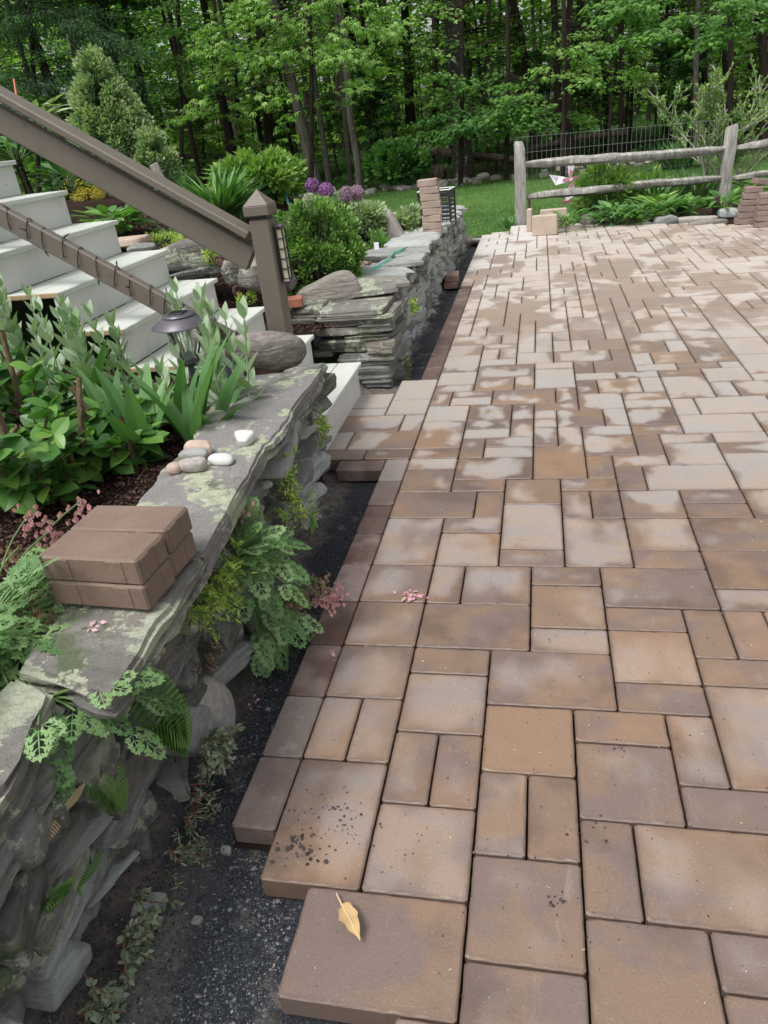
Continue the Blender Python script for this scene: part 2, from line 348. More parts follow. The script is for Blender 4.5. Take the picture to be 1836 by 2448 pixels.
def m_lawn():
    n = N('mown grass'); a = n.noise(70., 6, .8); b = n.noise(.45, 4)
    c = n.ramp(n.ma('ADD', n.ma('MULTIPLY', a, .5), n.ma('MULTIPLY', b, .5)), [(.33, (.035, .085, .018)), (.5, (.085, .175, .040)), (.66, (.145, .25, .065))])
    n.bsdf(c, .9, n.bump(a, 1., .03), .15); return n.m
def m_paint(name, col, sc=3., dirt=.25):
    dirt *= 1.3
    n = N(name); g = n.noise(2., 6, .7, n.vm(n.pos, (14., 1.2, 1.2))); c = n.mix(n.ma('MULTIPLY', n.ss(n.noise(sc, 6, .7), .5, .75), dirt), col, sc3(col, .6))
    c = n.mix(n.ma('MULTIPLY', n.ss(n.noise(28., 4), .68, .74), .5), c, sc3(col, .35)); n.bsdf(c, .55, n.bump(g, .5, .004)); return n.m
M = dict(
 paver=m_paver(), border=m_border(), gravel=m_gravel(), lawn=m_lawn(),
 joint=m_ground('joint soil', [(.3, (.02, .012, .009)), (.7, (.07, .045, .035))], 40),
 mulch=m_ground('bark mulch', [(.3, (.012, .006, .005)), (.55, (.045, .022, .016)), (.75, (.11, .06, .045))], 26., .04),
 chip=m_leaf('mulch chip', [(.02, .01, .008), (.06, .03, .02), (.13, .075, .055)], 0., .9),
 forest=m_ground('forest floor', [(.3, (.012, .02, .006)), (.5, (.03, .05, .014)), (.72, (.07, .10, .03))], 6., .05),
 crumb=m_leaf('stone crumbs', [(.014, .015, .019), (.05, .055, .065), (.19, .20, .215)], 0., .8),
 crumbsand=m_leaf('sand crumbs', [(.10, .09, .08), (.20, .18, .15), (.36, .33, .29)], 0., .9),
 soilcrumb=m_leaf('soil crumbs', [(.02, .02, .022), (.05, .045, .045), (.08, .07, .065)], 0., .9),
 step=m_paint('pale step paint', (.58, .60, .545), 5., .35), riser=m_paint('riser paint', (.60, .60, .555), 4., .35),
 brown=m_paint('brown stain', (.140, .118, .094), 5., .35), endgrain=m_plain('raw wood end', (.36, .26, .15), .8, .3),
 slate=m_stone('slate', (.075, .075, .07), (.27, .27, .25), .06, .07), slatepale=m_stone('pale slate', (.17, .175, .165), (.50, .51, .49), .06, .0),
 slatelich=m_stone('lichened slate', (.085, .080, .072), (.29, .275, .25), .095, .05, (.47, .50, .37)),
 capsmooth=m_stone('smooth capstone', (.15, .135, .13), (.31, .30, .29), .105, .03, (.50, .53, .37)),
 fieldstone=m_stone('field stone', (.13, .115, .10), (.36, .33, .29), .02, .03), quartz=m_plain('quartz', (.62, .61, .59), .6, .2, sc=30., bump=.01),
 rosequartz=m_plain('pinkish stone', (.48, .36, .29), .7, .3, sc=25., bump=.01), granite=m_plain('grey granite', (.36, .33, .30), .75, .35, sc=40., bump=.01),
 brick=m_plain('red brick', (.36, .14, .09), .85, .3, sc=20., bump=.02),
 bark=m_bark('dark bark', (.012, .009, .007), (.055, .042, .032), 0.), barkgrey=m_bark('grey bark', (.05, .045, .036), (.16, .145, .12), .05), barklich=m_bark('bark with lichen', (.010, .009, .008), (.055, .048, .04), .075, 9.),
 twig=m_bark('twig bark', (.09, .06, .035), (.22, .16, .10)), twigpale=m_bark('pale twig bark', (.26, .25, .19), (.46, .45, .36)),
 log=m_bark('fallen log', (.03, .022, .016), (.11, .085, .065)),
 fence=m_bark('weathered rail', (.20, .19, .165), (.55, .53, .48), .03, 16.),
 black=m_plain('black metal', (.02, .021, .025), .45, .2), solar=m_plain('solar cell', (.012, .014, .025), .2, .3, sc=60.), bronze=m_plain('bronze lamp metal', (.10, .092, .108), .4, .15, .3),
 rust=m_plain('rusty iron', (.085, .04, .03), .9, .35, sc=40., bump=.01), white=m_plain('white plastic', (.78, .80, .80), .5, .05), wire=m_plain('galvanised wire', (.42, .43, .41), .5, .1, .2),
 amber=m_plain('cream lantern pane', (.55, .50, .36), .3, .1), hose=m_plain('green hose', (.10, .33, .26), .4, .15), teal=m_plain('teal stake', (.10, .38, .36), .4, .1), orange=m_plain('orange stake', (.50, .12, .05), .5, .1),
 stake=m_bark('dark stake', (.04, .03, .025), (.12, .09, .07)), red=m_plain('faded red plastic', (.58, .20, .25), .5, .12), pinwhite=m_plain('pinwheel white', (.72, .70, .76), .5, .08), blue=m_plain('blue print', (.10, .12, .35), .5, .1),
 straw=m_leaf('straw', [(.35, .27, .15), (.5, .40, .24), (.62, .52, .34)], .2, .8),
 stem=m_plain('green stem', (.11, .19, .06), .6, .2), stemred=m_plain('reddish stem', (.22, .09, .06), .6, .2),
 deadleaf=m_leaf('dry tan leaf', [(.42, .27, .12), (.58, .40, .20), (.66, .50, .28)], .1, .6),
 pink=m_leaf('pink flower', [(.68, .28, .42), (.78, .48, .56), (.60, .42, .38)], .3, .6), faded=m_leaf('faded flower', [(.40, .25, .20), (.48, .33, .28), (.36, .24, .14)], .3, .8),
 purple=m_leaf('allium purple', [(.22, .08, .30), (.36, .15, .42), (.48, .27, .50)], .25, .7), mauve=m_leaf('allium mauve', [(.28, .16, .28), (.40, .24, .38), (.46, .34, .40)], .25, .7), palegreen=m_leaf('faded allium', [(.36, .40, .30), (.48, .50, .40), (.42, .36, .36)], .25, .7),
 hydr=m_leaf('hydrangea leaf', [(.045, .12, .03), (.095, .23, .05), (.20, .38, .07)], .3, .35), lily=m_leaf('lily leaf', [(.065, .16, .045), (.11, .24, .08), (.18, .34, .12)], .3, .4),
 silver=m_leaf('silver leaf', [(.22, .34, .17), (.36, .47, .31), (.50, .59, .46)], .25, .8), fern=m_leaf('bleeding heart leaf', [(.10, .21, .07), (.19, .33, .125), (.31, .46, .21)], .3, .55),
 lime=m_leaf('yellow green creeper', [(.24, .38, .05), (.40, .55, .11), (.55, .62, .2)], .3, .6), sedum=m_leaf('grey sedum', [(.16, .20, .12), (.27, .32, .21), (.40, .43, .33)], .2, .7),
 box=m_leaf('boxwood leaf', [(.03, .08, .02), (.12, .25, .05), (.30, .46, .13)], .3, .45), cone=m_leaf('variegated shrub leaf', [(.07, .14, .06), (.20, .31, .15), (.50, .58, .33)], .3, .6),
 varieg=m_leaf('variegated leaf', [(.14, .22, .10), (.30, .40, .22), (.55, .62, .42)], .3, .6), gold=m_leaf('gold thread leaf', [(.40, .33, .03), (.60, .48, .06), (.70, .58, .14)], .3, .7),
 hosta=m_leaf('hosta leaf', [(.07, .17, .04), (.14, .29, .07), (.24, .42, .12)], .35, .45), blade=m_leaf('grass blade', [(.06, .15, .04), (.12, .26, .08), (.20, .36, .14)], .3, .5),
 peony=m_leaf('peony leaf', [(.08, .18, .03), (.16, .30, .06), (.30, .45, .12)], .35, .5),
 maple=m_leaf('maple leaf', [(.075, .18, .04), (.125, .265, .06), (.20, .37, .08)], .45, .6), mapledark=m_leaf('shaded leaf', [(.045, .13, .035), (.08, .20, .05), (.13, .29, .065)], .4, .6),
 bright=m_leaf('bright leaf', [(.14, .28, .06), (.23, .39, .09), (.33, .49, .15)], .45, .6), pine=m_leaf('pine spray', [(.03, .08, .035), (.05, .12, .05), (.08, .17, .07)], .3, .7),
 farleaf=m_leaf('far leaf', [(.08, .20, .03), (.20, .38, .06), (.42, .60, .12)], .5, .7, .8), turf=m_leaf('turf blade', [(.09, .19, .05), (.15, .28, .08), (.24, .38, .12)], .3, .7),
)
# ---------------------------------------------------------------- height of the planted ground
def T_bed(u, v):
    u = np.asarray(u, float); v = np.asarray(v, float)
    h = 3.15+.34*np.clip(-u-12.5, 0, 13)
    ve = 58+.5*np.clip(-u-9, 0, 45)
    return h*(1-smooth(ve, ve+26, v))-1.9*smooth(ve, ve+26, v)+.12*np.sin(u*1.3)*np.cos(v*.9)
def T_near(u, v):
    u = np.asarray(u, float); v = np.asarray(v, float); return 4.25+.06*np.clip(-u-12, 0, 30)+.10*np.sin(u*1.7+v*.6)+0*v
def T_lawn(u, v):
    u = np.asarray(u, float); v = np.asarray(v, float)
    return -1.5+.008*np.clip(v-190, 0, 2000)+.05*np.sin(u*.11)+0*v
def T_fence(u, v):
    u = np.asarray(u, float); v = np.asarray(v, float); return -.55+.08*np.sin(u*.9+v)+0*v
def grid(name, us, vs, f, mat, kind='structure', sm=True, keep=None, parent=None):
    us = np.asarray(us, float); vs = np.asarray(vs, float); A, B = np.meshgrid(us, vs, indexing='ij'); Z = f(A, B)
    V = np.stack([A, B, np.broadcast_to(Z, A.shape)], -1).reshape(-1, 3); n = len(vs)
    i, j = np.meshgrid(np.arange(len(us)-1), np.arange(n-1), indexing='ij'); i = i.ravel(); j = j.ravel()
    if keep is not None:
        k = keep((us[i]+us[i+1])/2, (vs[j]+vs[j+1])/2); i = i[k]; j = j[k]
    F = np.stack([i*n+j, (i+1)*n+j, (i+1)*n+j+1, i*n+j+1], 1)
    return tag(link(name, mesh(name, V, F, mat, sm), parent), kind=kind)
ar = np.arange
lv = np.concatenate([ar(-60, 60, 8.), ar(60, 240, 3.), ar(240, 420, 9.), ar(420, 1500, 60.)])
lu = np.concatenate([ar(-900, -200, 60.), ar(-200, 200, 6.), ar(200, 901, 60.)])
WOOD = 166.
grid('lawn', lu, np.concatenate([lv[lv < WOOD], [WOOD]]), T_lawn, M['lawn'])
grid('forest_floor', lu, np.concatenate([[WOOD], lv[lv > WOOD]]), lambda u, v: T_lawn(u, v)+.25*np.sin(u*.35)*np.sin(v*.27), M['forest'])
grid('garden_bed', ar(-86, -9.2, .8), ar(26.3, 150, 1.), T_bed, M['mulch'])
grid('planting_soil', ar(-44, -8.3, .5), ar(-14, 17.6, .5), T_near, M['mulch'])
grid('flower_bed_soil', ar(-2, 46, .7), ar(62, 93, .7), lambda u, v: T_fence(u, v)-2.2*smooth(84, 92, v-.3*u), M['mulch'])
def T_tr(u, v):
    w = wave(5, 1.1); w2 = wave(8, .35); P = np.stack([u.ravel(), v.ravel(), 0*u.ravel()], 1)
    z = -.62+.05*w(P).reshape(u.shape)+.022*w2(P).reshape(u.shape)
    return z+.55*smooth(-6.15, -7.3, u)*(.7+.3*np.sin(v*1.3))*(1-smooth(15.8, 16.6, v)*(1-smooth(28.2, 29.5, v)))
grid('gravel_base', ar(-9.4, 1.6, .11), ar(-14, 80, .11*1.6), T_tr, M['gravel'], keep=lambda a, b: (a < -4.3) | (b < .5))
# ---------------------------------------------------------------- patio: one paver per stone as laid, read off the photograph in modules (u0, v0, u1, v1)
PLAN = "-3,-3,0,-1 -2,-1,0,1 -4,-1,-2,2 0,-2,2,0 0,0,1,2 1,0,2,2 2,1,4,3 2,-1,3,1 3,-1,6,1 2,-3,4,-1 4,-2,6,-1 4,-4,6,-2 0,-4,2,-2 -1,-4,0,-3 -4,4,-2,6 -4,2,-3,4 -3,2,-2,4 -2,5,0,6 -2,3,0,5 -2,1,-1,3 -1,1,0,3 0,4,3,6 0,2,2,4 2,3,4,4 3,5,5,7 3,4,5,5 1,6,3,7 4,2,5,4 4,1,6,2 5,2,7,5 5,5,7,6 5,6,6,8 6,6,7,8 3,7,5,8 3,8,6,10 1,9,3,10 1,7,3,9 -4,6,-2,8 -4,8,-2,10 -2,8,-1,10 -1,8,1,10 -2,6,1,8 -4,10,-2,13 -2,12,0,13 -2,10,0,12 -4,13,-1,15 -1,13,0,15 0,14,2,16 0,11,2,14 0,10,2,11 2,10,4,13 4,11,6,13 4,10,6,11 6,11,9,13 6,9,8,11 6,8,8,9 2,15,4,16 2,13,3,15 3,13,4,15 4,13,6,15 6,14,8,15 6,13,8,14 8,13,10,15 4,15,5,17 5,15,8,17 -4,17,-2,18 -4,15,-2,17 -2,16,1,18 -2,15,0,16 1,16,3,19 4,17,6,18 3,16,4,18 3,18,5,20 5,18,6,20 6,17,8,19 6,19,8,20 5,20,7,21 3,20,5,21 2,19,3,21 1,19,2,21 -4,19,-2,22 -4,18,-2,19 -2,18,-1,20 -1,19,1,20 -1,18,1,19 -4,32,-2,34 -4,29,-2,32 -4,27,-2,29 -4,26,-2,27 -4,24,-3,26 -3,25,-1,26 -3,24,-1,25 -4,22,-2,24 -2,22,0,24 0,22,1,24 1,23,3,24 -1,24,2,26 2,24,3,26 -2,26,0,28 0,26,1,28 -2,28,1,30 -2,30,0,31 1,29,3,30 1,26,3,29 -2,31,-1,33 -1,31,0,33 -2,33,0,34 0,30,2,32 0,32,1,34 1,32,2,36 -4,34,-1,36 -1,34,0,36 -2,36,0,38 0,34,1,38 -3,36,-2,38 -4,36,-3,40 -3,38,-1,40 1,36,3,39 0,39,3,41 3,34,5,36 3,36,5,39 5,34,6,38 6,35,7,38 7,35,9,38 9,35,11,38 6,33,9,35 6,31,8,33 8,31,9,33 9,33,11,35 9,29,11,33 11,33,13,36 11,30,13,33 6,29,7,31 7,29,9,31 6,28,8,29 8,28,10,29 4,28,6,30 3,28,4,30 3,27,5,28 5,27,7,28 7,27,9,28 9,26,11,28 5,30,6,32 3,25,4,27 4,25,6,27 6,25,7,27 7,24,9,27 9,24,10,26 10,24,12,26 3,23,5,25 5,24,7,25 5,23,7,24 5,21,7,23 2,21,4,23 4,21,5,23 7,22,8,24 8,22,11,24 7,20,10,22 4,32,6,34 2,30,5,32 -1,38,0,41 -6,25,-4,28 -8,24,-6,26 -8,23,-6,24 -6,23,-4,25 -8,21,-5,23 -5,21,-4,23 -8,19,-7,21 -7,19,-4,21 -8,18,-6,19 -6,18,-4,19"
rects = [tuple(int(t) for t in q.split(',')) for q in PLAN.split()]
occ = set(); KEEP = []
for r in rects:
    for x in range(r[0], r[2]):
        for y in range(r[1], r[3]): occ.add((x, y))
def far_edge(u):            # the laid edge runs back at a slant, in steps
    return 82.0-.60*max(0, u-1) if u >= -2 else (78 if u >= -4 else (77 if u >= -5 else 75))
rg = random.Random(11)
def inside(x, y):
    if y >= far_edge(x+.5): return False
    if y >= 51: return x >= (-6 if 73 < y < 77 else -5) and x < 30
    if x < -4: return False
    if y < -12: return False
    if y < -1 and x < -3: return False
    if y < -3 and x < -1: return False
    return x < 30 and (x < 14+.4*max(0, y) or y > 20)
shapes = [(2, 1), (1, 2), (2, 2), (2, 2), (3, 2), (2, 3), (3, 1), (1, 1), (2, 1), (3, 2), (1, 2)]
for y in range(-12, 84):
    for x in range(-6, 30):
        if (x, y) in occ or not inside(x, y): continue
        sh = shapes[:]; rg.shuffle(sh)
        for (w, h) in sh+[(1, 1)]:
            cells = [(x+i, y+j) for i in range(w) for j in range(h)]
            if all(c not in occ and inside(*c) for c in cells):
                occ.update(cells); rects.append((x, y, x+w, y+h)); break
TH = .5
def paver_geo(w, h, th=TH, gap=.022, bv=.028, rc=.05, fine=False):
    """top-chamfered slab with nibbed corners, centred, top at 0"""
    hx, hy = w/2-gap, h/2-gap
    def ring(o, z, r): return [(-hx+o+r, -hy+o, z), (hx-o-r, -hy+o, z), (hx-o, -hy+o+r, z), (hx-o, hy-o-r, z), (hx-o-r, hy-o, z), (-hx+o+r, hy-o, z), (-hx+o, hy-o-r, z), (-hx+o, -hy+o+r, z)]
    L3 = [ring(0, -th, rc), ring(0, -bv, rc), ring(bv, 0, rc)]
    if fine:            # worn, slightly uneven arrises
        def dens(R_):
            o = []
            for i in range(8):
                a = np.array(R_[i]); b = np.array(R_[(i+1) % 8]); n_ = max(1, int(round(np.linalg.norm(b-a)/.16))); o += [a+(b-a)*t/n_ for t in range(n_)]
            return o
        nn_ = [max(1, int(round(np.linalg.norm(np.array(L3[0][(i+1) % 8])-np.array(L3[0][i]))/.16))) for i in range(8)]
        def dens2(R_): return [np.array(R_[i])+(np.array(R_[(i+1) % 8])-np.array(R_[i]))*t/nn_[i] for i in range(8) for t in range(nn_[i])]
        L3 = [dens2(r_) for r_ in L3]; j1 = nr.normal(size=(len(L3[0]), 1))*.0035; chip = (nr.rand(len(L3[0]), 1) < .05)*nr.uniform(.01, .04, (len(L3[0]), 1)); c_ = -nrm(np.array(L3[2])*[1, 1, 0])
        L3[1] = list(np.array(L3[1])+c_*(j1+chip*.3)); L3[2] = list(np.array(L3[2])+c_*(j1*1.5+chip+nr.uniform(-.003, .008, (len(L3[0]), 1))))
    m_ = len(L3[0]); V = L3[0]+L3[1]+L3[2]
    F = [tuple(range(2*m_, 3*m_))]+[(a+i, a+(i+1) % m_, a+m_+(i+1) % m_, a+m_+i) for a in (0, m_) for i in range(m_)]
    return np.array(V, float), F, hx, hy
patio = tag(link('patio', mesh('patio', [(-5.9, 73, -.2), (-4.9, 73, -.2), (-4.9, 51, -.2), (-3.9, 51, -.2), (-3.9, -.9, -.2), (-2.9, -.9, -.2), (-2.9, -2.9, -.2), (-.9, -2.9, -.2), (-.9, -3.9, -.2), (.1, -3.9, -.2), (.1, -14, -.2), (30, -14, -.2), (30, 63, -.2), (1, 81, -.2), (-2, 81, -.2), (-2, 77.5, -.2), (-5.9, 76, -.2)], [tuple(range(17))], M['joint'])), 'partly laid patio of tan and grey concrete pavers', kind='structure')
nr = np.random.RandomState(4)
def vis_size(r):
    c = np.array([(r[0]+r[2])/2, (r[1]+r[3])/2, 0.]); d = depth(c)
    if d < 2: return 0
    q = c-EYE; x = 918+FPX*(q@AR)/d; y = 1224-FPX*(q@AU)/d
    return 0 if not (-150 < x < 1990 and -50 < y < 2620) else (r[2]-r[0])*(r[3]-r[1])*FPX**2/d**3*12
order = sorted(rects, key=lambda r: -vis_size(r))
shared = {}; bulk = [[], [], [], [], []]; nb_ = 0
for k, r in enumerate(order):
    w, h = r[2]-r[0], r[3]-r[1]; V, F, hx, hy = paver_geo(w, h, fine=k < 130)
    R3 = nr.rand(3); c = np.array([(r[0]+r[2])/2, (r[1]+r[3])/2, 0]); tilt = nr.uniform(-1, 1, 3)*[.006, .006, .012]
    if r[0] == -4 and r[3] <= 6: R3[2] = max(R3[2], .7)
    W_ = V.copy(); W_[:, 2] += W_[:, 0]*tilt[0]+W_[:, 1]*tilt[1]+tilt[2]
    at = {'rnd': np.tile(R3, (len(V), 1)), 'loc': V*[1, 1, 0], 'half': np.tile([hx, hy, 0], (len(V), 1))}
    if k < 240:
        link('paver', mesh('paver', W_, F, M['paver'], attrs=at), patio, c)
    else:
        bulk[0].append(W_+c); bulk[1] += [tuple(i+nb_ for i in f) for f in F]; nb_ += len(V)
        for q, n_ in ((2, 'rnd'), (3, 'loc'), (4, 'half')): bulk[q].append(at[n_])
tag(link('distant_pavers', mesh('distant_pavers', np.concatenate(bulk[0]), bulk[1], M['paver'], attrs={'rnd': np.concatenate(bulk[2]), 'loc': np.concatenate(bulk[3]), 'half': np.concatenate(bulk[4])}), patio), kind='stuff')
# dark edging course, each brick a part of the border
edging = tag(link('edging_bed', mesh('edging_bed', [(-5, 0, -.55), (-4, 0, -.55), (-4, 51, -.55), (-5, 51, -.55)], [(0, 1, 2, 3)], M['joint'])), 'dark brown edging course along the patio side', kind='structure')
def border(u0, v0, u1, v1, grey, lift=0., rot=0.):
    V, F, hx, hy = paver_geo(u1-u0, v1-v0, .5, .02, .04, .06, v0 < 20); n = len(V)
    link('edging_brick', mesh('edging_brick', V, F, M['border'], attrs={'rnd': np.tile([nr.rand(), grey, nr.rand()], (n, 1))}), edging, ((u0+u1)/2, (v0+v1)/2, lift+nr.uniform(-.02, .02)), (nr.uniform(-.01, .01), nr.uniform(-.01, .01), rot))
for k in range(8):
    border(-5, 2*k+(.08 if k == 0 else 0), -4, 2*k+2, [.28, .55, .0, .0, .0, 0., .05, .25][k], -.02)
border(-5, 16, -4, 18, .75); border(-7, 17, -5, 18, .1, -.03)
for k in range(11): border(-5, 28+2*k, -4, 30+2*k, .05+.1*nr.rand())
# ---------------------------------------------------------------- staircase
ST0, RUN, RISE, Z1, VN, VF = -7.6, 2.27, 1.54, 1.72, 16.5, 26.06
stairs = thing('staircase', 'pale painted wooden staircase climbing between the two stone walls', 'stairs', (ST0, (VN+VF)/2, 0))
L = stairs.location/S
def part(name, VF_, mat, parent, loc=None, **kw):
    g = G(); g.add(*VF_); V = np.concatenate(g.V); pl = np.array(loc if loc is not None else parent.location/S)
    me = mesh(name, V-pl, g.F, mat, kw.get('smoothed', False), {'rnd': np.full(len(V), random.random())}, kw.get('sharp'))
    return link(name, me, parent)
for i in range(10):
    u = ST0-RUN*i; z = Z1+RISE*i; vn = 17.08 if i < 2 else VN; vm = (vn+VF)/2
    for j, (a, b) in enumerate(((0, 1.22), (1.26, 2.46))):
        g = G(); jit = nr.uniform(-.012, .012)
        Vb, Fb = box((u-(a+b)/2, vm+jit, z-.1), (b-a, VF-vn, .2), .03)
        mi = [1 if abs(sum(1 for k in f if Vb[k][1] > VF-.05) - len(f)) == 0 or all(Vb[k][1] < vn+.05 for k in f) else 0 for f in Fb]
        link('tread_board', mesh('tread_board', Vb-np.array(L), Fb, [M['step'], M['endgrain']], midx=mi), stairs)
    part('riser', box((u-.28, vm, z-.22-(RISE-.25)/2-(.1 if i == 0 else 0)), (.12, VF-vn-.12, RISE-.22+(.2 if i == 0 else 0)), .01), M['riser'], stairs)
def slab_side(v0, v1):
    P = []
    for i in range(10): u = ST0-.36-RUN*i; z = Z1-.22+RISE*i; P += [(u, z), (u-RUN, z)]
    top = P; bot = [(P[-1][0], P[-1][1]-3.2), (ST0-.36-1.4, -.4), (ST0-.36, -.4)]
    pts = [(ST0-.36, -.4)]+top+[(P[-1][0], P[-1][1]-3.2), (ST0-2.2, -.4)]
    n = len(pts); V = [(a, v0, b) for a, b in pts]+[(a, v1, b) for a, b in pts]
    F = [tuple(range(n)), tuple(range(n, 2*n))[::-1]]+[(i, n+i, n+(i+1) % n, (i+1) % n) for i in range(n)]
    return np.array(V), [f for f in F]
part('stringer', slab_side(VF-.32, VF-.1), M['riser'], stairs)
# ---------------------------------------------------------------- railing
VR = 17.58
rail = thing('stair_railing', 'brown wooden stair railing with a pyramid capped post', 'railing', (-8.5, VR, 1.7))
def post(uc, z0, z1, cap=True):
    part('newel_post', box((uc, VR, (z0+z1)/2), (.76, .74, z1-z0), .05), M['brown'], rail)
    part('post_neck', box((uc, VR, z1+.06), (.62, .60, .12), .01), M['black'], rail)
    V, F = box((uc, VR, z1+.30), (.96, .94, .36), .04); g = G().add(V, F)
    b = .46; g.add([(uc-b, VR-b, z1+.48), (uc+b, VR-b, z1+.48), (uc+b, VR+b, z1+.48), (uc-b, VR+b, z1+.48), (uc, VR, z1+.98)], [(0, 1, 4), (1, 2, 4), (2, 3, 4), (3, 0, 4)])
    link('post_cap', mesh('post_cap', np.concatenate(g.V)-np.array(rail.location/S), g.F, M['brown'], attrs={'rnd': np.concatenate(g.A)}), rail)
post(-8.48, 1.7, 9.72); post(-31., 17, 25)
SL = .640; ang = math.atan(SL); UE = -31.
def railbar(name, ztop, vw, th, vc, mat, drop=0.):
    """board following the slope; ztop = height of its top at u = -8.87"""
    ln = (UE+8.87)/math.cos(ang); uc = (-8.87+UE)/2; zc = ztop+(-8.87-uc)*SL-drop
    R = rotm(0, ang, 0); c = np.array([uc, vc, zc])+R@np.array([0, 0, -th/2])
    return part(name, box(c, (abs(ln), vw, th), .05, R), mat, rail)
railbar('cap_rail', 9.34, .92, .28, 17.55, M['brown']); railbar('side_rail', 9.34-.60, .36, .90, 17.62, M['brown'])
def low_top(u): return 4.72+(-8.87-u)*SL
railbar('bottom_rail', 4.72, .42, .74, 17.62, M['brown'])
# wire lights wound round the bottom rail
P = []; t0 = -10.2; turns = 20
rr = random.Random(3); ph = 0
for k in range(turns*12):
    u = t0-(k/12)*.62-.0; a = 2*math.pi*k/12
    P.append((u-.12*math.cos(a)+.07*math.sin(k*.31), 17.62+.30*math.cos(a), low_top(u)-.44+.50*math.sin(a)))
lights = G().add(*tube(P, .022, 4))
sl_ = lights.obj('string_lights', M['black'], None, P[0]); tag(sl_, 'dark wire of small unlit bulbs wound round the bottom rail', 'string lights')
for k in range(6, turns*12, 9):
    p = np.array(P[k]); d = nrm(np.array([rr.uniform(-.6, .6), p[1]-17.62, p[2]-low_top(p[0])+.44])); d = nrm(d+np.array([rr.uniform(-.5, .5), rr.uniform(-.4, .4), rr.uniform(-.4, .4)]))
    g = G().add(*tube([p, p+d*.09, p+d*.26], [.026, .036, .016], 5)); part('bulb', (np.concatenate(g.V), g.F), M['black'], sl_)
# lantern on the post
ln = thing('wall_lantern', 'slim black lantern with cream panes fixed to the railing post', 'lantern', (-8.1, 17.7, 8.4))
part('back_plate', box((-8.06, 17.7, 8.45), (.08, .40, 1.9), .02), M['black'], ln)
part('lantern_roof', box((-7.90, 17.7, 9.42), (.36, .50, .14), .06), M['bronze'], ln); part('lantern_base', box((-7.90, 17.7, 7.5), (.34, .46, .16), .06), M['bronze'], ln)
for a in (-.12, .12):
    for b in (-.17, .17): part('frame_bar', box((-7.90+a, 17.7+b, 8.45), (.05, .05, 1.75), .01), M['black'], ln)
part('cream_panel', box((-7.90, 17.7, 8.45), (.2, .28, 1.7), .01), M['amber'], ln)
for q in range(1, 5): part('cross_bar', box((-7.90, 17.7, 7.6+q*.35), (.28, .38, .035), .01), M['black'], ln)
# ---------------------------------------------------------------- stone walls
def stone_part(parent, c, size, seed, mat, R=None, n=4, **kw):
    V, F = stone(size, seed, n, **kw)
    if R is not None: V = V@R.T
    r = np.random.RandomState(seed).rand()
    return link(kw.get('name', 'stone'), mesh('stone', V, F, M[mat], True, {'rnd': np.full(len(V), r)}, 38), parent, np.array(c)-np.array(parent.location/S))
wall = thing('garden_wall', 'low dry-laid grey stone wall beside the gravel trench, lichened capstones on top', 'stone wall', (-7, 4, -.6))
def face_u(v, z): return -6.95-.32*smooth(12.5, 15.5, v)+(z+.6)/5.4*(.62+.5*smooth(12, -3, v))
rg = np.random.RandomState(21); z = -.75; k = 0
while z < 4.15:
    h0 = rg.uniform(.34, .80); v = -11+rg.uniform(-1, 0)
    while v < 16.3:
        ln_ = rg.uniform(.9, 2.9)*(.8 if h0 > .6 else 1.15); h = h0*rg.uniform(.78, 1.2); dep = rg.uniform(1.5, 2.3)
        if v+ln_ > 17.2: ln_ = 17.2-v
        if ln_ < .5: break
        zc = z+h/2+.12*math.sin(v*.7+z); vc = v+ln_/2; uf = face_u(vc, zc)+rg.uniform(-.42, .26)
        R = rotm(rg.uniform(-.12, .12) if rg.rand() < .7 else rg.uniform(-.3, .3), rg.uniform(-.12, .05), rg.uniform(-.12, .12))
        mat = ['slate', 'slatepale', 'slatelich', 'slate', 'slatelich'][rg.randint(5)]
        if zc+h/2 < 4.75: stone_part(wall, (uf-dep/2, vc, zc), (dep, ln_*.98, h*.96), 100+k, mat, R, 12 if vc < 9 else 8, rnd=18., rough=.06, cuts=8, taper=.22, ledge=.16)
        k += 1; v += ln_*.97
    z += h0*.9
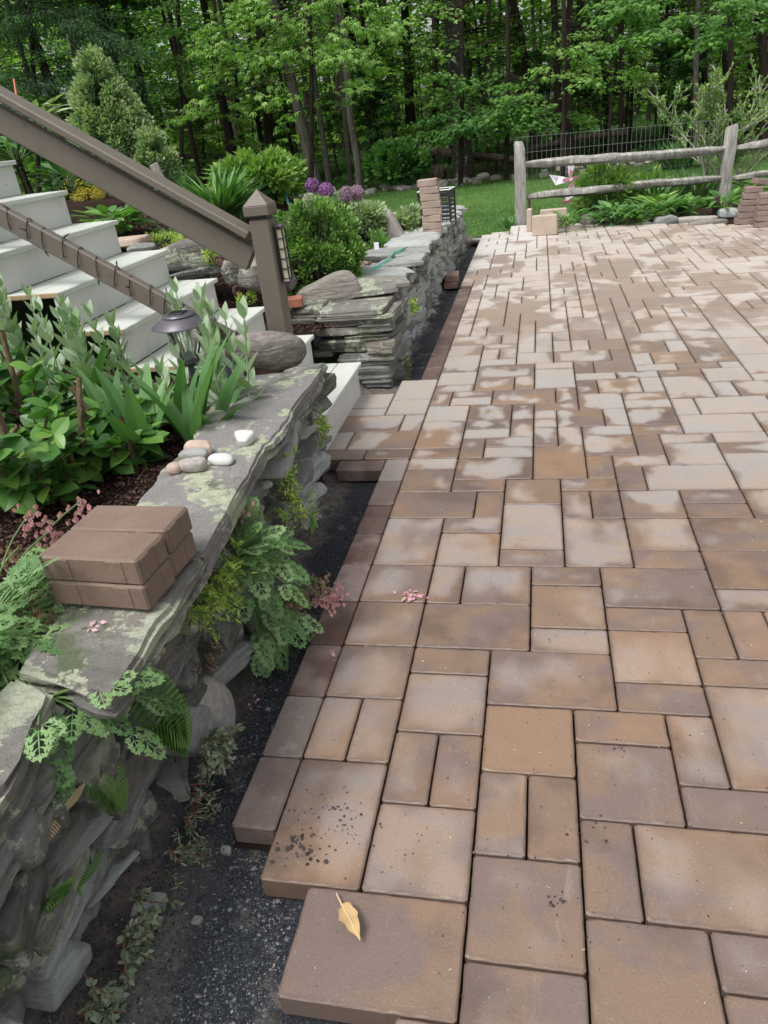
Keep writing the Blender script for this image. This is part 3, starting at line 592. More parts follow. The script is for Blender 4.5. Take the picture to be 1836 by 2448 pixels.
# special pieces: round grey stone, white streaked stone on edge, big foot slab
def hstone(x, y, uu, size, seed, mat, R, **kw):
    p = hu(x, y, uu); stone_part(wall, p-np.array([size[0]*.3, 0, 0]), size, seed, mat, R, 7, **kw)
hstone(520, 1700, -6.35, (.9, 1.5, 1.9), 901, 'granite', rotm(.5, -.2, .1), rnd=3., rough=.04, cuts=1)
hstone(445, 1745, -6.3, (.8, 1.0, 2.9), 902, 'slatepale', rotm(.75, -.15, .1), rough=.12)
hstone(70, 2010, -6.0, (.8, .7, .8), 904, 'slate', rotm(.3, 0, .1), rnd=3.5, rough=.08, cuts=3)
g = G().add(*box((-8.5, 2.8, 1.6), (1.9, 28.6, 5.0), .1)); o = g.obj('rubble_core', M['joint'], wall); o.location = -wall.location; tag(o, kind='stuff')
def capstone(pts_front, pts_back, ztop, th, seed, mat, name='capstone'):
    """slab whose top outline follows the given points, ragged edges"""
    rg = np.random.RandomState(seed)
    out = list(pts_front)+list(pts_back)[::-1]; Q = []
    for a, b in zip(out, out[1:]+out[:1]):
        a = np.array(a, float); b = np.array(b, float); n = max(2, int(np.linalg.norm(b-a)/.34))
        for t in range(n): Q.append(a+(b-a)*t/n)
    Q = np.array(Q); m = len(Q); c = Q.mean(0); nrm2 = nrm(Q-c); w = wave(seed, .5)
    P3 = np.column_stack([Q, np.zeros(m)]); Q = Q+nrm2*(.13*w(P3)+.05*wave(seed+3, .16)(P3))[:, None]
    rings = []
    for (o, dz) in [(-.16, -th), (-.14, -th*.8), (.02, -th*.79), (.05, -th*.58), (-.10, -th*.57), (-.08, -th*.36), (.04, -th*.35), (.06, -th*.14), (-.03, -th*.13), (-.06, 0.), (-.30, .012), (-.7, .02)]:
        q = Q+nrm2*(o+.09*wave(seed+9, .3)(P3+[0, 0, round(dz*5)]))[:, None]; rings.append(np.column_stack([q, np.full(m, ztop+dz)+.025*w(P3*2+dz)]))
    V = np.concatenate(rings+[[[*c, ztop+.02]]]); F = []
    for r in range(len(rings)-1): F += [(r*m+i, r*m+(i+1) % m, (r+1)*m+(i+1) % m, (r+1)*m+i) for i in range(m)]
    e = (len(rings)-1)*m; F += [(e+i, e+(i+1) % m, len(V)-1) for i in range(m)]; F.append(tuple(range(m))[::-1])
    a2 = sum(Q[i][0]*Q[(i+1) % m][1]-Q[(i+1) % m][0]*Q[i][1] for i in range(m))
    if a2 < 0: F = [f[::-1] for f in F]
    return link(name, mesh(name, V-np.array(wall.location/S), F, M[mat], True, {'rnd': np.full(len(V), rg.rand())}, 40), wall)
ZC = 5.0
def W2(x, y, z=ZC): return tuple(hz(x*K, y*K, z)[:2])
capstone([W2(700, 792), W2(640, 870), W2(560, 985), W2(505, 1075), W2(440, 1190)], [W2(520, 812), W2(465, 860), W2(400, 965), W2(300, 1080), W2(230, 1180)], ZC, .62, 1, 'capsmooth')
capstone([W2(440, 1195, 4.93), W2(375, 1290, 4.93), W2(300, 1400, 4.93), W2(235, 1500, 4.93)], [W2(225, 1190, 4.93), W2(150, 1290, 4.93), W2(90, 1370, 4.93), W2(60, 1430, 4.93)], 4.93, .66, 2, 'slatelich')
capstone([W2(112, 1490, 4.9), W2(70, 1560, 4.9), W2(0, 1680, 4.9), W2(-90, 1830, 4.9)], [W2(30, 1460, 4.9), W2(-60, 1560, 4.9), W2(-150, 1660, 4.9), W2(-260, 1800, 4.9)], 4.9, .8, 3, 'slatelich')
capstone([W2(200, 1545, 4.1), W2(130, 1640, 4.1), W2(30, 1790, 4.1), W2(-60, 1960, 4.1)], [W2(80, 1520, 4.1), W2(-20, 1650, 4.1), W2(-120, 1800, 4.1), W2(-200, 1900, 4.1)], 4.1, .6, 4, 'slate')
capstone([W2(330, 1370, 4.25), W2(280, 1450, 4.25), W2(225, 1530, 4.25)], [W2(250, 1370, 4.25), W2(200, 1450, 4.25), W2(150, 1530, 4.25)], 4.22, .55, 5, 'slatelich')
# ---- second wall beyond the stairs
wall2 = thing('far_garden_wall', 'dry-laid grey stone wall running from the stairs to the lawn', 'stone wall', (-8, 50, -.6))
VE = 28.4
Z5 = lambda x, y: hv(640+x/3.606, 620+y/3.606, VE)
ends = [(425, 1005, 437, 492, 'slatelich'), (410, 1078, 490, 583, 'slatelich'), (405, 775, 592, 662, 'slatelich'), (780, 1045, 570, 655, 'slate'), (640, 1080, 660, 706, 'slate'), (438, 862, 705, 812, 'slatelich'), (868, 1088, 705, 817, 'fieldstone'),
        (395, 550, 795, 852, 'slate'), (600, 1100, 815, 880, 'slate'), (640, 1095, 878, 922, 'slate'), (780, 1060, 920, 1040, 'slate'), (800, 1050, 1036, 1110, 'slate'), (175, 432, 440, 540, 'slatelich'), (180, 395, 540, 640, 'slatelich'), (392, 435, 690, 790, 'slate'), (300, 620, 1040, 1120, 'slate')]
for q, (x0, x1, y0, y1, mt) in enumerate(ends):
    a = Z5(x0, y1); b = Z5(x1, y0); c_ = Z5(x1, y1); w = b[0]-a[0]; h = b[2]-c_[2]; dep = 2.6 if q > 1 else 4.2
    m_ = (a+b)/2; zc = (Z5((x0+x1)/2, y0)[2]+Z5((x0+x1)/2, y1)[2])/2
    stone_part(wall2, (m_[0], VE+dep/2+(0 if q < 12 else .5), zc), (w*1.02, dep, h*1.05), 300+q, mt, rotm(0, nr.uniform(-.015, .015), nr.uniform(-.03, .03)), 9, rnd=14., rough=.08, cuts=4, taper=.08, ledge=.07)
def w2top(v): return 3.85-.5*smooth(30, 74, v)
rg = np.random.RandomState(5); k = 0; z = -.8
while z < 3.4:
    h0 = rg.uniform(.40, .85); v = VE+.2+rg.uniform(0, .8)
    while v < 74:
        ln_ = rg.uniform(1.1, 3.2); h = h0*rg.uniform(.8, 1.35); dep = rg.uniform(1.2, 2.)
        zc = z+h/2; vc = v+ln_/2; uf = -6.62+.10*math.sin(vc*.5)+rg.uniform(-.28, .25)-.06*(zc)
        if zc+h/2 < w2top(vc)-.1:
            mat = ['slatepale', 'slatepale', 'slatelich', 'slatepale'][rg.randint(4)] if vc > 33 else ['slatelich', 'slate', 'slatepale'][rg.randint(3)]
            R = rotm(rg.uniform(-.25, .25), rg.uniform(-.25, .1), rg.uniform(-.5, .3))
            stone_part(wall2, (uf-dep/2, vc, zc), (dep, ln_*.95, h), 1000+k, mat, R, 6, rnd=18., rough=.06, cuts=8, ledge=.10)
            k += 1
        v += ln_*.93
    z += h0*.85
NW2 = k
v = VE+2.6
while v < 73:      # capstones, long slabs laid across the wall with their outer ends ragged
    w = rg.uniform(1.2, 2.6); ln_ = rg.uniform(2.6, 4.4); th = rg.uniform(.28, .5); yaw = rg.uniform(-.2, .75)
    uf = -6.55+rg.uniform(-.35, .25)
    stone_part(wall2, (uf-ln_*.45, v+w/2, w2top(v)+th*.4+rg.uniform(-.08, .15)), (ln_, w*1.15, th), 2000+k, 'slatepale' if v > 36 or rg.rand() < .4 else 'slatelich', rotm(rg.uniform(-.06, .06), rg.uniform(-.06, .10), yaw*.6), 6, rnd=10., rough=.10, cuts=8, ledge=.06)
    k += 1; v += w*.9
g = G().add(*box((-8.4, 51.3, 1.2), (2.4, 44.4, 4.2), .1)); o = g.obj('rubble_core', M['joint'], wall2); o.location = -wall2.location; tag(o, kind='stuff')
print('wall stones', len(wall.children), len(wall2.children))
# ---------------------------------------------------------------- loose pavers and stones
def block(label, cat, c, size, rz, mat, group=None, notches=True, tiltR=None):
    """loose concrete paver; small spacer lugs on its edges"""
    o = thing('loose_paver', label, cat, (c[0], c[1], c[2]-size[2]/2), group)
    R = rotm(0, 0, rz) if tiltR is None else tiltR
    g = G().add(*box((0, 0, 0), size, .035))
    nx, ny = max(1, int(round(size[0]/.55))), max(1, int(round(size[1]/.55)))
    for s_ in (-1, 1):
        for i in range(nx):
            if (i+(s_ > 0)) % 2 == 0: g.add(*box((-size[0]/2+(i+.5)*size[0]/nx, s_*size[1]/2, -.03), (size[0]/nx*.55, .03, size[2]*.8), .008))
        for i in range(ny):
            if i % 2 == 0: g.add(*box((s_*size[0]/2, -size[1]/2+(i+.5)*size[1]/ny, -.03), (.03, size[1]/ny*.6, size[2]*.8), .008))
    V = np.concatenate(g.V); n = len(V)
    at = {'rnd': np.tile(nr.rand(3)*[1, 1, .5], (n, 1)), 'loc': V*[1, 1, 0], 'half': np.tile([size[0]/2, size[1]/2, 0], (n, 1))}
    link('slab', mesh('slab', V@R.T, g.F, mat, attrs=at), o, (0, 0, size[2]/2))
    o2 = o.children[0]; o2.name = 'slab'
    return o
def solo(name, label, cat, V, F, mat, loc, group=None, smoothed=True, sharp=38, attrs=True, kind=None):
    me = mesh(name, np.asarray(V), F, mat, smoothed, {'rnd': np.full(len(V), random.random())} if attrs else None, sharp if smoothed else None)
    return tag(link(name, me, None, loc), label, cat, group, kind)
PM = m_plain('loose paver brown', (.18, .122, .092), .7, .22, sc=7., bump=.006)
PMs = m_plain('loose paver side', (.24, .18, .145), .8, .2, sc=14., bump=.012)
def blk(label, c, size, R, group=None, mat=None, name='loose_paver'):
    g = G().add(*box((0, 0, 0), size, .04))
    ax = 0 if size[0] > size[1] else 1
    for s_ in (-1, 1):
        for i in (-1, 1):
            g.add(*box(((i*size[0]*.27, s_*size[1]/2, 0) if ax == 0 else (s_*size[0]/2, i*size[1]*.27, 0)), ((size[0]*.16, .03, size[2]*.82) if ax == 0 else (.03, size[1]*.16, size[2]*.82)), .008))
            g.add(*box(((s_*size[0]/2, i*size[1]*.25, 0) if ax == 0 else (i*size[0]*.25, s_*size[1]/2, 0)), ((.03, size[1]*.3, size[2]*.82) if ax == 0 else (size[0]*.3, .03, size[2]*.82)), .008))
    V = np.concatenate(g.V)@np.asarray(R).T
    me = mesh(name, V-[0, 0, V[:, 2].min()], g.F, mat or PM, attrs={'rnd': np.concatenate(g.A)})
    return tag(link(name, me, None, (c[0], c[1], c[2]+V[:, 2].min())), label, 'paver', group)
b0 = np.array([-6.30, 2.05]); ZW = 5.02
ct = lambda x, y, z: hz(x*K, y*K, z)[:2]
f0 = hz(0+655/1.807, 1100+655/1.807, ZW)[:2]   # near right foot of the stack
ux = np.array([-1, .06]); ux /= np.linalg.norm(ux); vy = np.array([.0, 1.]); rz = math.atan2(-ux[1], -ux[0])
for j, (lab) in enumerate(('brown paver with pale scuffs, upper front of the pile on the garden wall', 'brown paver behind the scuffed one, upper back of the pile on the garden wall')):
    c = f0+ux*1.03+vy*(.50+1.03*j); blk(lab, (c[0]+[0, .03][j], c[1]+.02, ZW+.53+.27), (2.06, .98, .53), rotm(0, 0, rz+[.0, .03][j]), 'pavers piled on the garden wall')
for j, (lab) in enumerate(('brown paver carrying the scuffed one, lower front of the pile on the garden wall', 'brown paver carrying the rear one, lower back of the pile on the garden wall')):
    c = f0+ux*1.03+vy*(.50+1.03*j); blk(lab, (c[0]+.02, c[1], ZW+.265), (2.04, .98, .53), rotm(0, 0, rz-.01), 'pavers piled on the garden wall')
# boulder on the wall end
p = hz(632, 893, ZC); V, F = stone((2.65, 1.6, 1.2), 55, 12, rnd=2.6, rough=.09, cuts=4, taper=.22)
V = V@rotm(0, .10, .10).T
mb = N('ribbed boulder'); q_ = mb.vm(mb.pos, (6., 6., 30.)); f_ = mb.noise(1., 7, .7, q_, 1.5)
mb.bsdf(mb.ramp(mb.ma('ADD', mb.ma('MULTIPLY', f_, .75), mb.ma('MULTIPLY', mb.noise(40., 4), .25)), [(.34, (.10, .085, .07)), (.5, (.24, .215, .19)), (.66, (.40, .37, .33))]), .85, mb.bump(f_, 1., .03), .3)
solo('boulder', 'large rounded grey brown boulder with pale ribs on the wall end', 'boulder', V-[0, 0, V[:, 2].min()], F, mb.m, (p[0], p[1]+.55, ZC-.02))
def pebble(x, y, size, seed, mat, lab, rot=(0, 0, 0), rnd=3., z=ZC, cat='stone', cuts=3, n=6, group='stones laid on the capstone', tri=False):
    p = hz(x*K, y*K, z); V, F = stone([c_*.84 for c_ in size], seed, n, rnd=rnd, rough=.08, cuts=cuts+2)
    if tri: V[:, 0] *= .30+.75*(V[:, 1]/size[1]+.5)
    V = V@rotm(*rot).T
    return solo('stone', lab, cat, V-[0, 0, V[:, 2].min()], F, M[mat], (p[0], p[1], z+.0), group)
pz = lambda x, y: ((x/1.807)/K, (600+y/1.807)/K)
pebble(*pz(1060, 835), (.78, .66, .34), 71, 'quartz', 'white three-cornered stone lying apart on the capstone', (.1, 0, .15), 5., cuts=3, tri=True)
pebble(*pz(866, 885), (.85, .55, .45), 72, 'rosequartz', 'pinkish tan stone at the back of the stone cluster', (0, .1, .2), 4.)
pebble(*pz(842, 905), (.95, .42, .34), 73, 'slatepale', 'long white grey striped stone in the middle of the stone cluster', (0, 0, -.05), 2.6)
pebble(*pz(960, 918), (.86, .52, .30), 74, 'quartz', 'smooth flat cream stone on the right of the stone cluster', (0, 0, -.1), 2.6, cuts=1)
pebble(*pz(838, 952), (.86, .48, .36), 75, 'granite', 'rough brownish stone at the front of the stone cluster', (0, 0, .15), 3.5)
pebble(*pz(757, 962), (.50, .46, .36), 76, 'rosequartz', 'small speckled round stone at the left front of the cluster', (0, 0, 0), 2.4, cuts=1)
p = hz(1290/1.807, 600+488/1.807, ZC); V, F = stone((.28, .2, .1), 78, 4); solo('stone', 'small white chip of stone beside the boulder', 'stone', V-[0, 0, V[:, 2].min()], F, M['quartz'], (p[0], p[1], ZC), 'stones laid on the capstone')
# red brick and rocks by the second wall
p = hv(400+1115/3.606, 400+1245/3.606, 29.6)
V, F = box((0, 0, .22), (1.35, .85, .5), .05, rotm(0, 0, .25)); solo('red_brick', 'chipped orange red brick lying on the far stone wall', 'brick', V, F, M['brick'], (p[0]-.1, p[1]-.5, p[2]+.42), None, False)
def rock(x, y, v, size, seed, mat, lab, rot=(0, 0, 0), rnd=5., cat='rock', group=None, n=7, cuts=6, dz=0., name='rock'):
    p = hv(x, y, v); V, F = stone(size, seed, n, rnd=rnd, rough=.1, cuts=cuts); V = V@rotm(*rot).T
    return solo(name, lab, cat, V-[0, 0, V[:, 2].min()+dz], F, M[mat], tuple(p), group)
rock(785, 738, 31.5, (3.4, 1.6, 1.3), 81, 'fieldstone', 'upright purplish grey slab behind the lichened wall corner', (0, -.25, .2), 6.)
rock(478, 640, 30.5, (4.2, 2.4, 1.35), 82, 'slatelich', 'broad grey lichened boulder beside the upper steps', (0, -.10, .1), 5., group='rocks edging the bed behind the stairs')
rock(470, 672, 29.6, (3.4, 1.6, .5), 83, 'slate', 'thin dark slab wedged under the lichened boulder', (0, -.12, .1), 7., group='rocks edging the bed behind the stairs')
rock(578, 680, 28.6, (1.9, 1.5, 1.3), 84, 'slatelich', 'blocky lichened rock under the hanging iron links', (.1, -.3, .4), 5., group='rocks edging the bed behind the stairs')
rock(548, 655, 30.2, (1.3, 1.2, 1.3), 85, 'fieldstone', 'pale upright rock behind the hanging iron links', (.1, .3, .4), 5., group='rocks edging the bed behind the stairs')
rock(620, 700, 28.2, (1.4, 1.2, 1.6), 86, 'slatelich', 'mossy grey rock hidden behind the railing post', (.1, .2, 1.), 5., group='rocks edging the bed behind the stairs')
rock(345, 618, 31.5, (1.6, 1.2, .7), 87, 'slatepale', 'flat pale rock where the mulch meets the steps', (0, 0, .3), 6., group='rocks edging the bed behind the stairs')
rock(300, 590, 33.5, (2.6, 1.4, .5), 88, 'rosequartz', 'flat pinkish tan rock at the mulch edge', (0, 0, .3), 6., group='rocks edging the bed behind the stairs')
rock(688, 700, 31.0, (.9, .5, 1.6), 89, 'slate', 'leaning dark slate shard behind the red brick', (0, -.5, 1.), 6.)
rock(908, 688, 42.0, (2.0, 1.1, 1.2), 91, 'quartz', 'white rock half buried in mulch beside the hose', (.2, .2, .9), 3.5)
# standing stone
p = hv(948, 572, 55.)
V, F = stone((1.75, 1.0, 2.6), 93, 7, rnd=4.5, rough=.06, cuts=3); f_ = (V[:, 2]+1.3)/2.6; V[:, 0] = V[:, 0]*(1-.80*np.clip(f_, 0, 1)**1.15)-.45*f_
solo('standing_stone', 'pointed grey standing stone in the far garden bed', 'standing stone', V-[0, 0, V[:, 2].min()+.3], F, M['granite'], tuple(p))
# rusty iron links
p0 = hv(522, 615, 28.4); p1 = hv(582, 705, 27.9)
ch = thing('iron_shackle', 'rusty iron links and pulley hanging against the rocks', 'iron ornament', tuple(p1))
def ring(c, R_, r, rot, n=14): t = np.linspace(0, 2*np.pi, n+1); P = np.stack([np.cos(t)*R_[0], np.sin(t)*R_[1], 0*t], 1)@rotm(*rot).T+c; return tube(P, r, 6, False)
dv = p1-p0
part('bar', tube([p0+dv*.0, p0+dv*.5, p0+dv*.85], [.09, .11, .10], 7), M['rust'], ch, smoothed=True); part('bar', tube([p0+dv*.05+[.35, 0, .1], p0+dv*.5+[.18, -.1, .1], p0+dv*.9+[.05, -.1, 0]], .08, 7), M['rust'], ch, smoothed=True)
part('link', ring(p0+dv*.12, (.38, .22), .07, (1.2, .5, .3)), M['rust'], ch, smoothed=True); part('link', ring(p0+dv*.55, (.3, .25), .09, (1.4, .2, 1.)), M['rust'], ch, smoothed=True)
part('pulley', ring(p0+dv*.92, (.40, .28), .12, (1.3, .6, .2)), M['rust'], ch, smoothed=True); part('hub', ring(p0+dv*.92, (.14, .12), .07, (1.3, .6, .2)), M['rust'], ch, smoothed=True)
# solar path light
c0 = hv(430, 768, 13.0); c = np.array([c0[0], c0[1], 0])
pl = thing('path_light', 'bronze solar path light with a glass shade among the plants', 'garden light', (c[0], c[1], 4.2))
zt = c0[2]
part('shade', lathe([(.08, .28), (.50, .25), (.54, .20), (.52, .16), (.93, -.07), (.95, -.12), (.92, -.14), (.3, -.06), (0.01, -.06)], 32, (c[0], c[1], zt)), M['bronze'], pl, smoothed=True, sharp=40)
part('solar_panel', box((c[0], c[1]-.02, zt+.29), (.52, .46, .03), .01), M['solar'], pl)
gm = bpy.data.materials.new('ribbed glass'); gm.use_nodes = True; gb = gm.node_tree.nodes['Principled BSDF']; gb.inputs['Base Color'].default_value = (.85, .92, .86, 1); gb.inputs['Roughness'].default_value = .12; gb.inputs['Transmission Weight'].default_value = .85; gb.inputs['IOR'].default_value = 1.3
V, F = lathe([(.50, -.14), (.46, -.45), (.36, -.85), (.28, -1.05), (.28, -1.2)], 36, (c[0], c[1], zt)); a_ = np.arctan2(V[:, 1]-c[1], V[:, 0]-c[0]); V[:, :2] = c[:2]+(V[:, :2]-c[:2])*(1+.05*np.cos(a_*18))[:, None]
part('glass', (V, F), gm, pl, smoothed=True)
for t in (.4, 2.5, 4.6): part('strut', tube([(c[0]+.70*math.cos(t), c[1]+.70*math.sin(t), zt-.10), (c[0]+.5*math.cos(t), c[1]+.5*math.sin(t), zt-.7), (c[0]+.3*math.cos(t), c[1]+.3*math.sin(t), zt-1.25)], .035, 6), M['bronze'], pl)
part('collar', lathe([(.01, -1.2), (.36, -1.2), (.36, -1.34), (.12, -1.5), (.10, -zt+4.1)], 20, (c[0], c[1], zt)), M['bronze'], pl, smoothed=True, sharp=40)
# small black solar spot
c = hv(525, 905, 16.0)
sp = thing('solar_spotlight', 'small black solar spotlight with tilted panel beside the boulder', 'garden light', (c[0], c[1], 4.2))
part('panel_case', box(c+[0, 0, .2], (1.0, .12, .75), .03, rotm(-.6, .1, .5)), M['black'], sp); part('solar_panel', box(c+[.03, -.06, .25], (.86, .03, .62), .01, rotm(-.6, .1, .5)), M['solar'], sp)
part('lamp_head', lathe([(.01, -.1), (.22, -.1), (.26, .25), (.24, .3), (.01, .3)], 14, c+[-.05, .2, -.5]), M['black'], sp, smoothed=True, sharp=40); part('stake', tube([c+[0, .1, 0], (c[0], c[1]+.1, 4.1)], .06, 6), M['black'], sp)
# hose, stakes
P = [hv(845+40, 690-10, 38)+[0, 0, .0]]
def pathv(pts, r, mat, nm, lab, cat, n=6):
    Q = [hv(x, y, v) for x, y, v in pts]; q = []
    for a, b in zip(Q, Q[1:]): q += [a+(b-a)*t for t in np.linspace(0, 1, 5)[:-1]]
    q.append(Q[-1]); V, F = tube(q, r, n); return solo(nm, lab, cat, V-q[0], F, mat, tuple(q[0]), None)
hs_ = thing('garden_hose', 'green hose coils draped over the far stone wall', 'hose', tuple(hv(880, 668, 38.)))
for j in range(4):
    Q = [hv(845-8*j, 690-3*j, 33.5), hv(880+2*j, 662+3*j, 36.5), hv(915+2*j, 640+2*j, 39.), hv(938+3*j, 622-2*j, 41.5+.3*j), hv(962+4*j, 612-2*j, 43.+.2*j)]
    q = []
    for a, b in zip(Q, Q[1:]): q += [a+(b-a)*t for t in np.linspace(0, 1, 5)[:-1]]
    q.append(Q[-1]); part('hose_strand', tube(np.array(q)+[0, 0, .30+.04*j], .05, 7), M['hose'], hs_, smoothed=True)
pathv([(668, 405, 62), (680, 450, 60), (690, 490, 58)], .09, M['teal'], 'garden_stake', 'teal plastic garden stake leaning beside the leafy bush', 'stake')
pathv([(33, 190, 62), (42, 245, 60)], .09, M['orange'], 'garden_stake', 'thin orange stake rising above the handrail', 'stake')
pathv([(360, 405, 88), (366, 430, 88)], .10, M['teal'], 'garden_stake', 'short teal stake beside the weathered post', 'stake')
p = hv(388, 450, 84); V, F = box((0, 0, 1.4), (1.0, .8, 3.), .05, rotm(0, -.25, .2)); solo('short_post', 'short weathered grey post at the foot of the tall shrub', 'post', V, F, M['fence'], tuple(p), None, False)
V, F = box((0, 0, .35), (1.9, 1., .7), .05); p = hv(760, 505, 52); solo('stone_block', 'tan stone block half hidden behind the round boxwood', 'stone', V, F, M['rosequartz'], tuple(p), None, False)
part_t = thing('plant_label', 'small white plant label stuck in the mulch', 'plant label', tuple(hv(902, 608, 44)))
q = hv(902, 608, 44); part('tag_plate', box(q+[0, 0, .55], (.36, .05, .5), .02), M['white'], part_t); part('tag_stick', box(q+[0, .03, .15], (.08, .03, .5), .01), M['white'], part_t)
# column of eight pavers on the wall
vs_ = 54.; q = hv(1035, 563, vs_); zb = q[2]
names = ['bottom', 'second from the bottom', 'third from the bottom', 'fourth from the bottom', 'fifth from the bottom', 'sixth from the bottom', 'second from the top', 'top']
PMt = m_plain('tan loose paver', (.36, .275, .225), .75, .2, sc=9., bump=.008)
hh = .535
for j in range(8):
    dx = [0, -.02, .03, .08, .06, -.02, -.04, -.16][j]
    blk('tan paver, %s of the column on the far wall' % names[j], (q[0]+dx, q[1], zb+.27+hh*j), (1.52, .98, hh-.02), rotm(0, [0, .02, -.02, .02, 0, .03, -.01, -.02][j], [.05, .1, 0, .12, .05, .08, .02, 0][j]), 'pavers stacked in a column on the far wall', PMt)
# wire crate behind
q = hv(1048, 541, 60.)
cr = thing('crate', 'black open plastic crate with a white rim behind the paver column', 'crate', (q[0], q[1], q[2]))
cw, cd, chh = 2.75, 2.0, 3.0
Rz = rotm(0, 0, -.12)
def cb(nm, c, s, mat): part(nm, box(q+Rz@np.array(c, float), s, .02, Rz), M[mat], cr)
cb('floor_panel', (0, 0, .06), (cw, cd, .1), 'black')
for sx in (-1, 1):
    for sy in (-1, 1): cb('corner_post', (sx*cw/2, sy*cd/2, chh/2), (.16, .16, chh), 'black')
for zz in (.32, .66, 1.0, 1.34, 1.68, 2.02, 2.36, 2.68):
    for sy in (-1, 1): cb('slat', (0, sy*cd/2, zz), (cw, .05, .12 if zz < 2.5 else .34), 'black')
    for sx in (-1, 1): cb('slat', (sx*cw/2, 0, zz), (.05, cd, .12 if zz < 2.5 else .34), 'black')
for sx in np.linspace(-1, 1, 9)[1:-1]:
    for sy in (-1, 1): cb('upright', (sx*cw/2, sy*cd/2, chh/2), (.05, .06, chh-.2), 'black')
for sy in (-1, 1): cb('rim', (0, sy*cd/2, chh+.04), (cw+.2, .12, .08), 'white')
for sx in (-1, 1): cb('rim', (sx*cw/2, 0, chh+.04), (.12, cd-.1, .08), 'white')
# two bricks in the trench
q = hz(975*K, 622*K, -.45)
for j, lb in enumerate(('lower dark brown paver of the pair stacked in the gravel trench', 'upper dark brown paver of the pair stacked in the gravel trench')):
    blk(lb, (q[0]+.05*j, q[1]+.5, -.45+.27+.55*j), (1.12, 1.9, .53), rotm(0, 0, .06*j), 'pair of pavers in the trench', m_plain('dark trench paver %d' % j, (.22, .135, .10), .8, .2))
# upright slabs on the far patio
PMc = m_plain('cream loose paver', (.47, .375, .30), .8, .15, sc=6., bump=.006)
def upright(x0, x1, yb, yt, v, th, lab, yaw):
    a = hz(x0, yb, 0)[:2] if v is None else hv(x0, yb, v)[:2]; b = hv(x1, yb, a[1])[:2]; w = abs(b[0]-a[0]); z = hv((x0+x1)/2, yt, a[1])[2]
    c = ((a[0]+b[0])/2, a[1]+th/2, z/2+.02)
    V, F = box((0, 0, z/2), (w, th, z), .08, None); V2, F2 = box((w/2+.02, 0, z/2), (.06, th*.5, z*.7), .02); g = G().add(V, F).add(V2, F2)
    V = np.concatenate(g.V)@rotm(0, 0, yaw).T; return solo('upright_paver', lab, 'paver', V, g.F, PMc, (c[0], c[1], .0), 'pavers stood on edge at the far end of the patio', False)
X2 = lambda x: 918+x/1.807
Y2 = lambda y: y/1.807
v0 = hz(X2(698), Y2(1022), 0)[1]
upright(X2(640), X2(748), Y2(1022), Y2(930), None, .75, 'cream square paver with a dark stain standing in front of two others', -.05)
upright(X2(675), X2(790), Y2(992), Y2(903), None, .6, 'tan square paver standing on edge behind the stained one', -.05)
upright(X2(617), X2(640), Y2(1004), Y2(905), None, 1.2, 'narrow pale paver standing end-on beside the fence post', -.05)
q = hz(X2(690), Y2(1000), .02); V, F = stone((.55, .05, .5), 61, 4, rnd=2.5, rough=.2); 
solo('stain_scab', 'dark dried clod stuck on the cream paver', 'clod', V, F, M['stake'], (q[0], q[1]-.62, .75))
# paver piles on the right
dm = m_plain('pile paver', (.235, .175, .15), .8, .25, sc=8., bump=.01)
for (xa, xb, yb, n, lean, nm) in ((1530, 1608, 972, 6, .10, 'left'), (1602, 1685, 985, 6, .02, 'right')):
    a = hz(X2(xa), Y2(yb), 0); b = hv(X2(xb), Y2(yb), a[1]); w = b[0]-a[0]; ztop = hv(X2(xa), Y2(812 if nm == 'left' else 838), a[1])[2]; h = ztop/n
    ords = ['lowest', 'second lowest', 'third', 'fourth', 'fifth', 'top', 'crowning']
    for j in range(n):
        blk('brown paver, %s in the %s hand column at the patio edge' % (ords[j], nm), ((a[0]+b[0])/2+lean*j*1.1-(.25 if nm == 'left' else 0), a[1]+.5, h*(j+.5)), (w*.96, 1.2, h-.04), rotm(0, nr.uniform(-.02, .06), nr.uniform(-.08, .08)), 'pavers piled in two columns at the patio edge', dm)
    if nm == 'left': blk('brown paver lying askew on the left hand column at the patio edge', ((a[0]+b[0])/2+1.0, a[1]+.9, h*n+.28), (w*.9, 1.1, h-.04), rotm(0, .22, .3), 'pavers piled in two columns at the patio edge', dm)
# ---------------------------------------------------------------- split rail fence
fz = -.8
p1 = hz(1245, 546, -.5); p2 = np.array([23.2, 92., -.5]); p2[:2] = hz(1729, 478, -.5)[:2]; dd = p2-p1; p3 = p2+dd*1.0+[2., -3., 0]
fn = thing('rail_fence', 'weathered split rail fence with two rails beyond the patio', 'fence', (p1[0], p1[1], fz))
def fpost(p, h, w, seed, lean=0.):
    V, F = stone((w, w*.85, h+1.0), seed, 6, rnd=12., rough=.05, cuts=3, taper=.04); V = V@rotm(0, lean, .25).T; part('fence_post', (V+[p[0], p[1], p[2]-.6+(h+1.0)/2], F), M['fence'], fn, smoothed=True, sharp=35)
h1 = hv(1233, 350, p1[1])[2]-p1[2]; h2 = hv(1738, 310, p2[1])[2]-p2[2]
fpost(p1, h1, 1.15, 1, -.01); fpost(p2, h2, 1.2, 2, .02); fpost(p3, h2, 1.2, 3)
def frail(a, b, r, seed):
    a = np.array(a); b = np.array(b); w = wave(seed, 4.); w2 = wave(seed+1, 1.); n = 22; P = np.array([a+(b-a)*t for t in np.linspace(0, 1, n)]); P[:, 2] += .16*w(P)
    t = np.linspace(0, 1, n); rr = r*(.45+.55*np.minimum(1, np.minimum(t, 1-t)*9))*(1+.10*w2(P))
    V, F = tube(P, rr, 7, True, .10, seed); part('fence_rail', (V, F), M['fence'], fn, smoothed=True, sharp=50)
def zat(x, y, p): return hv(x, y, p[1])[2]
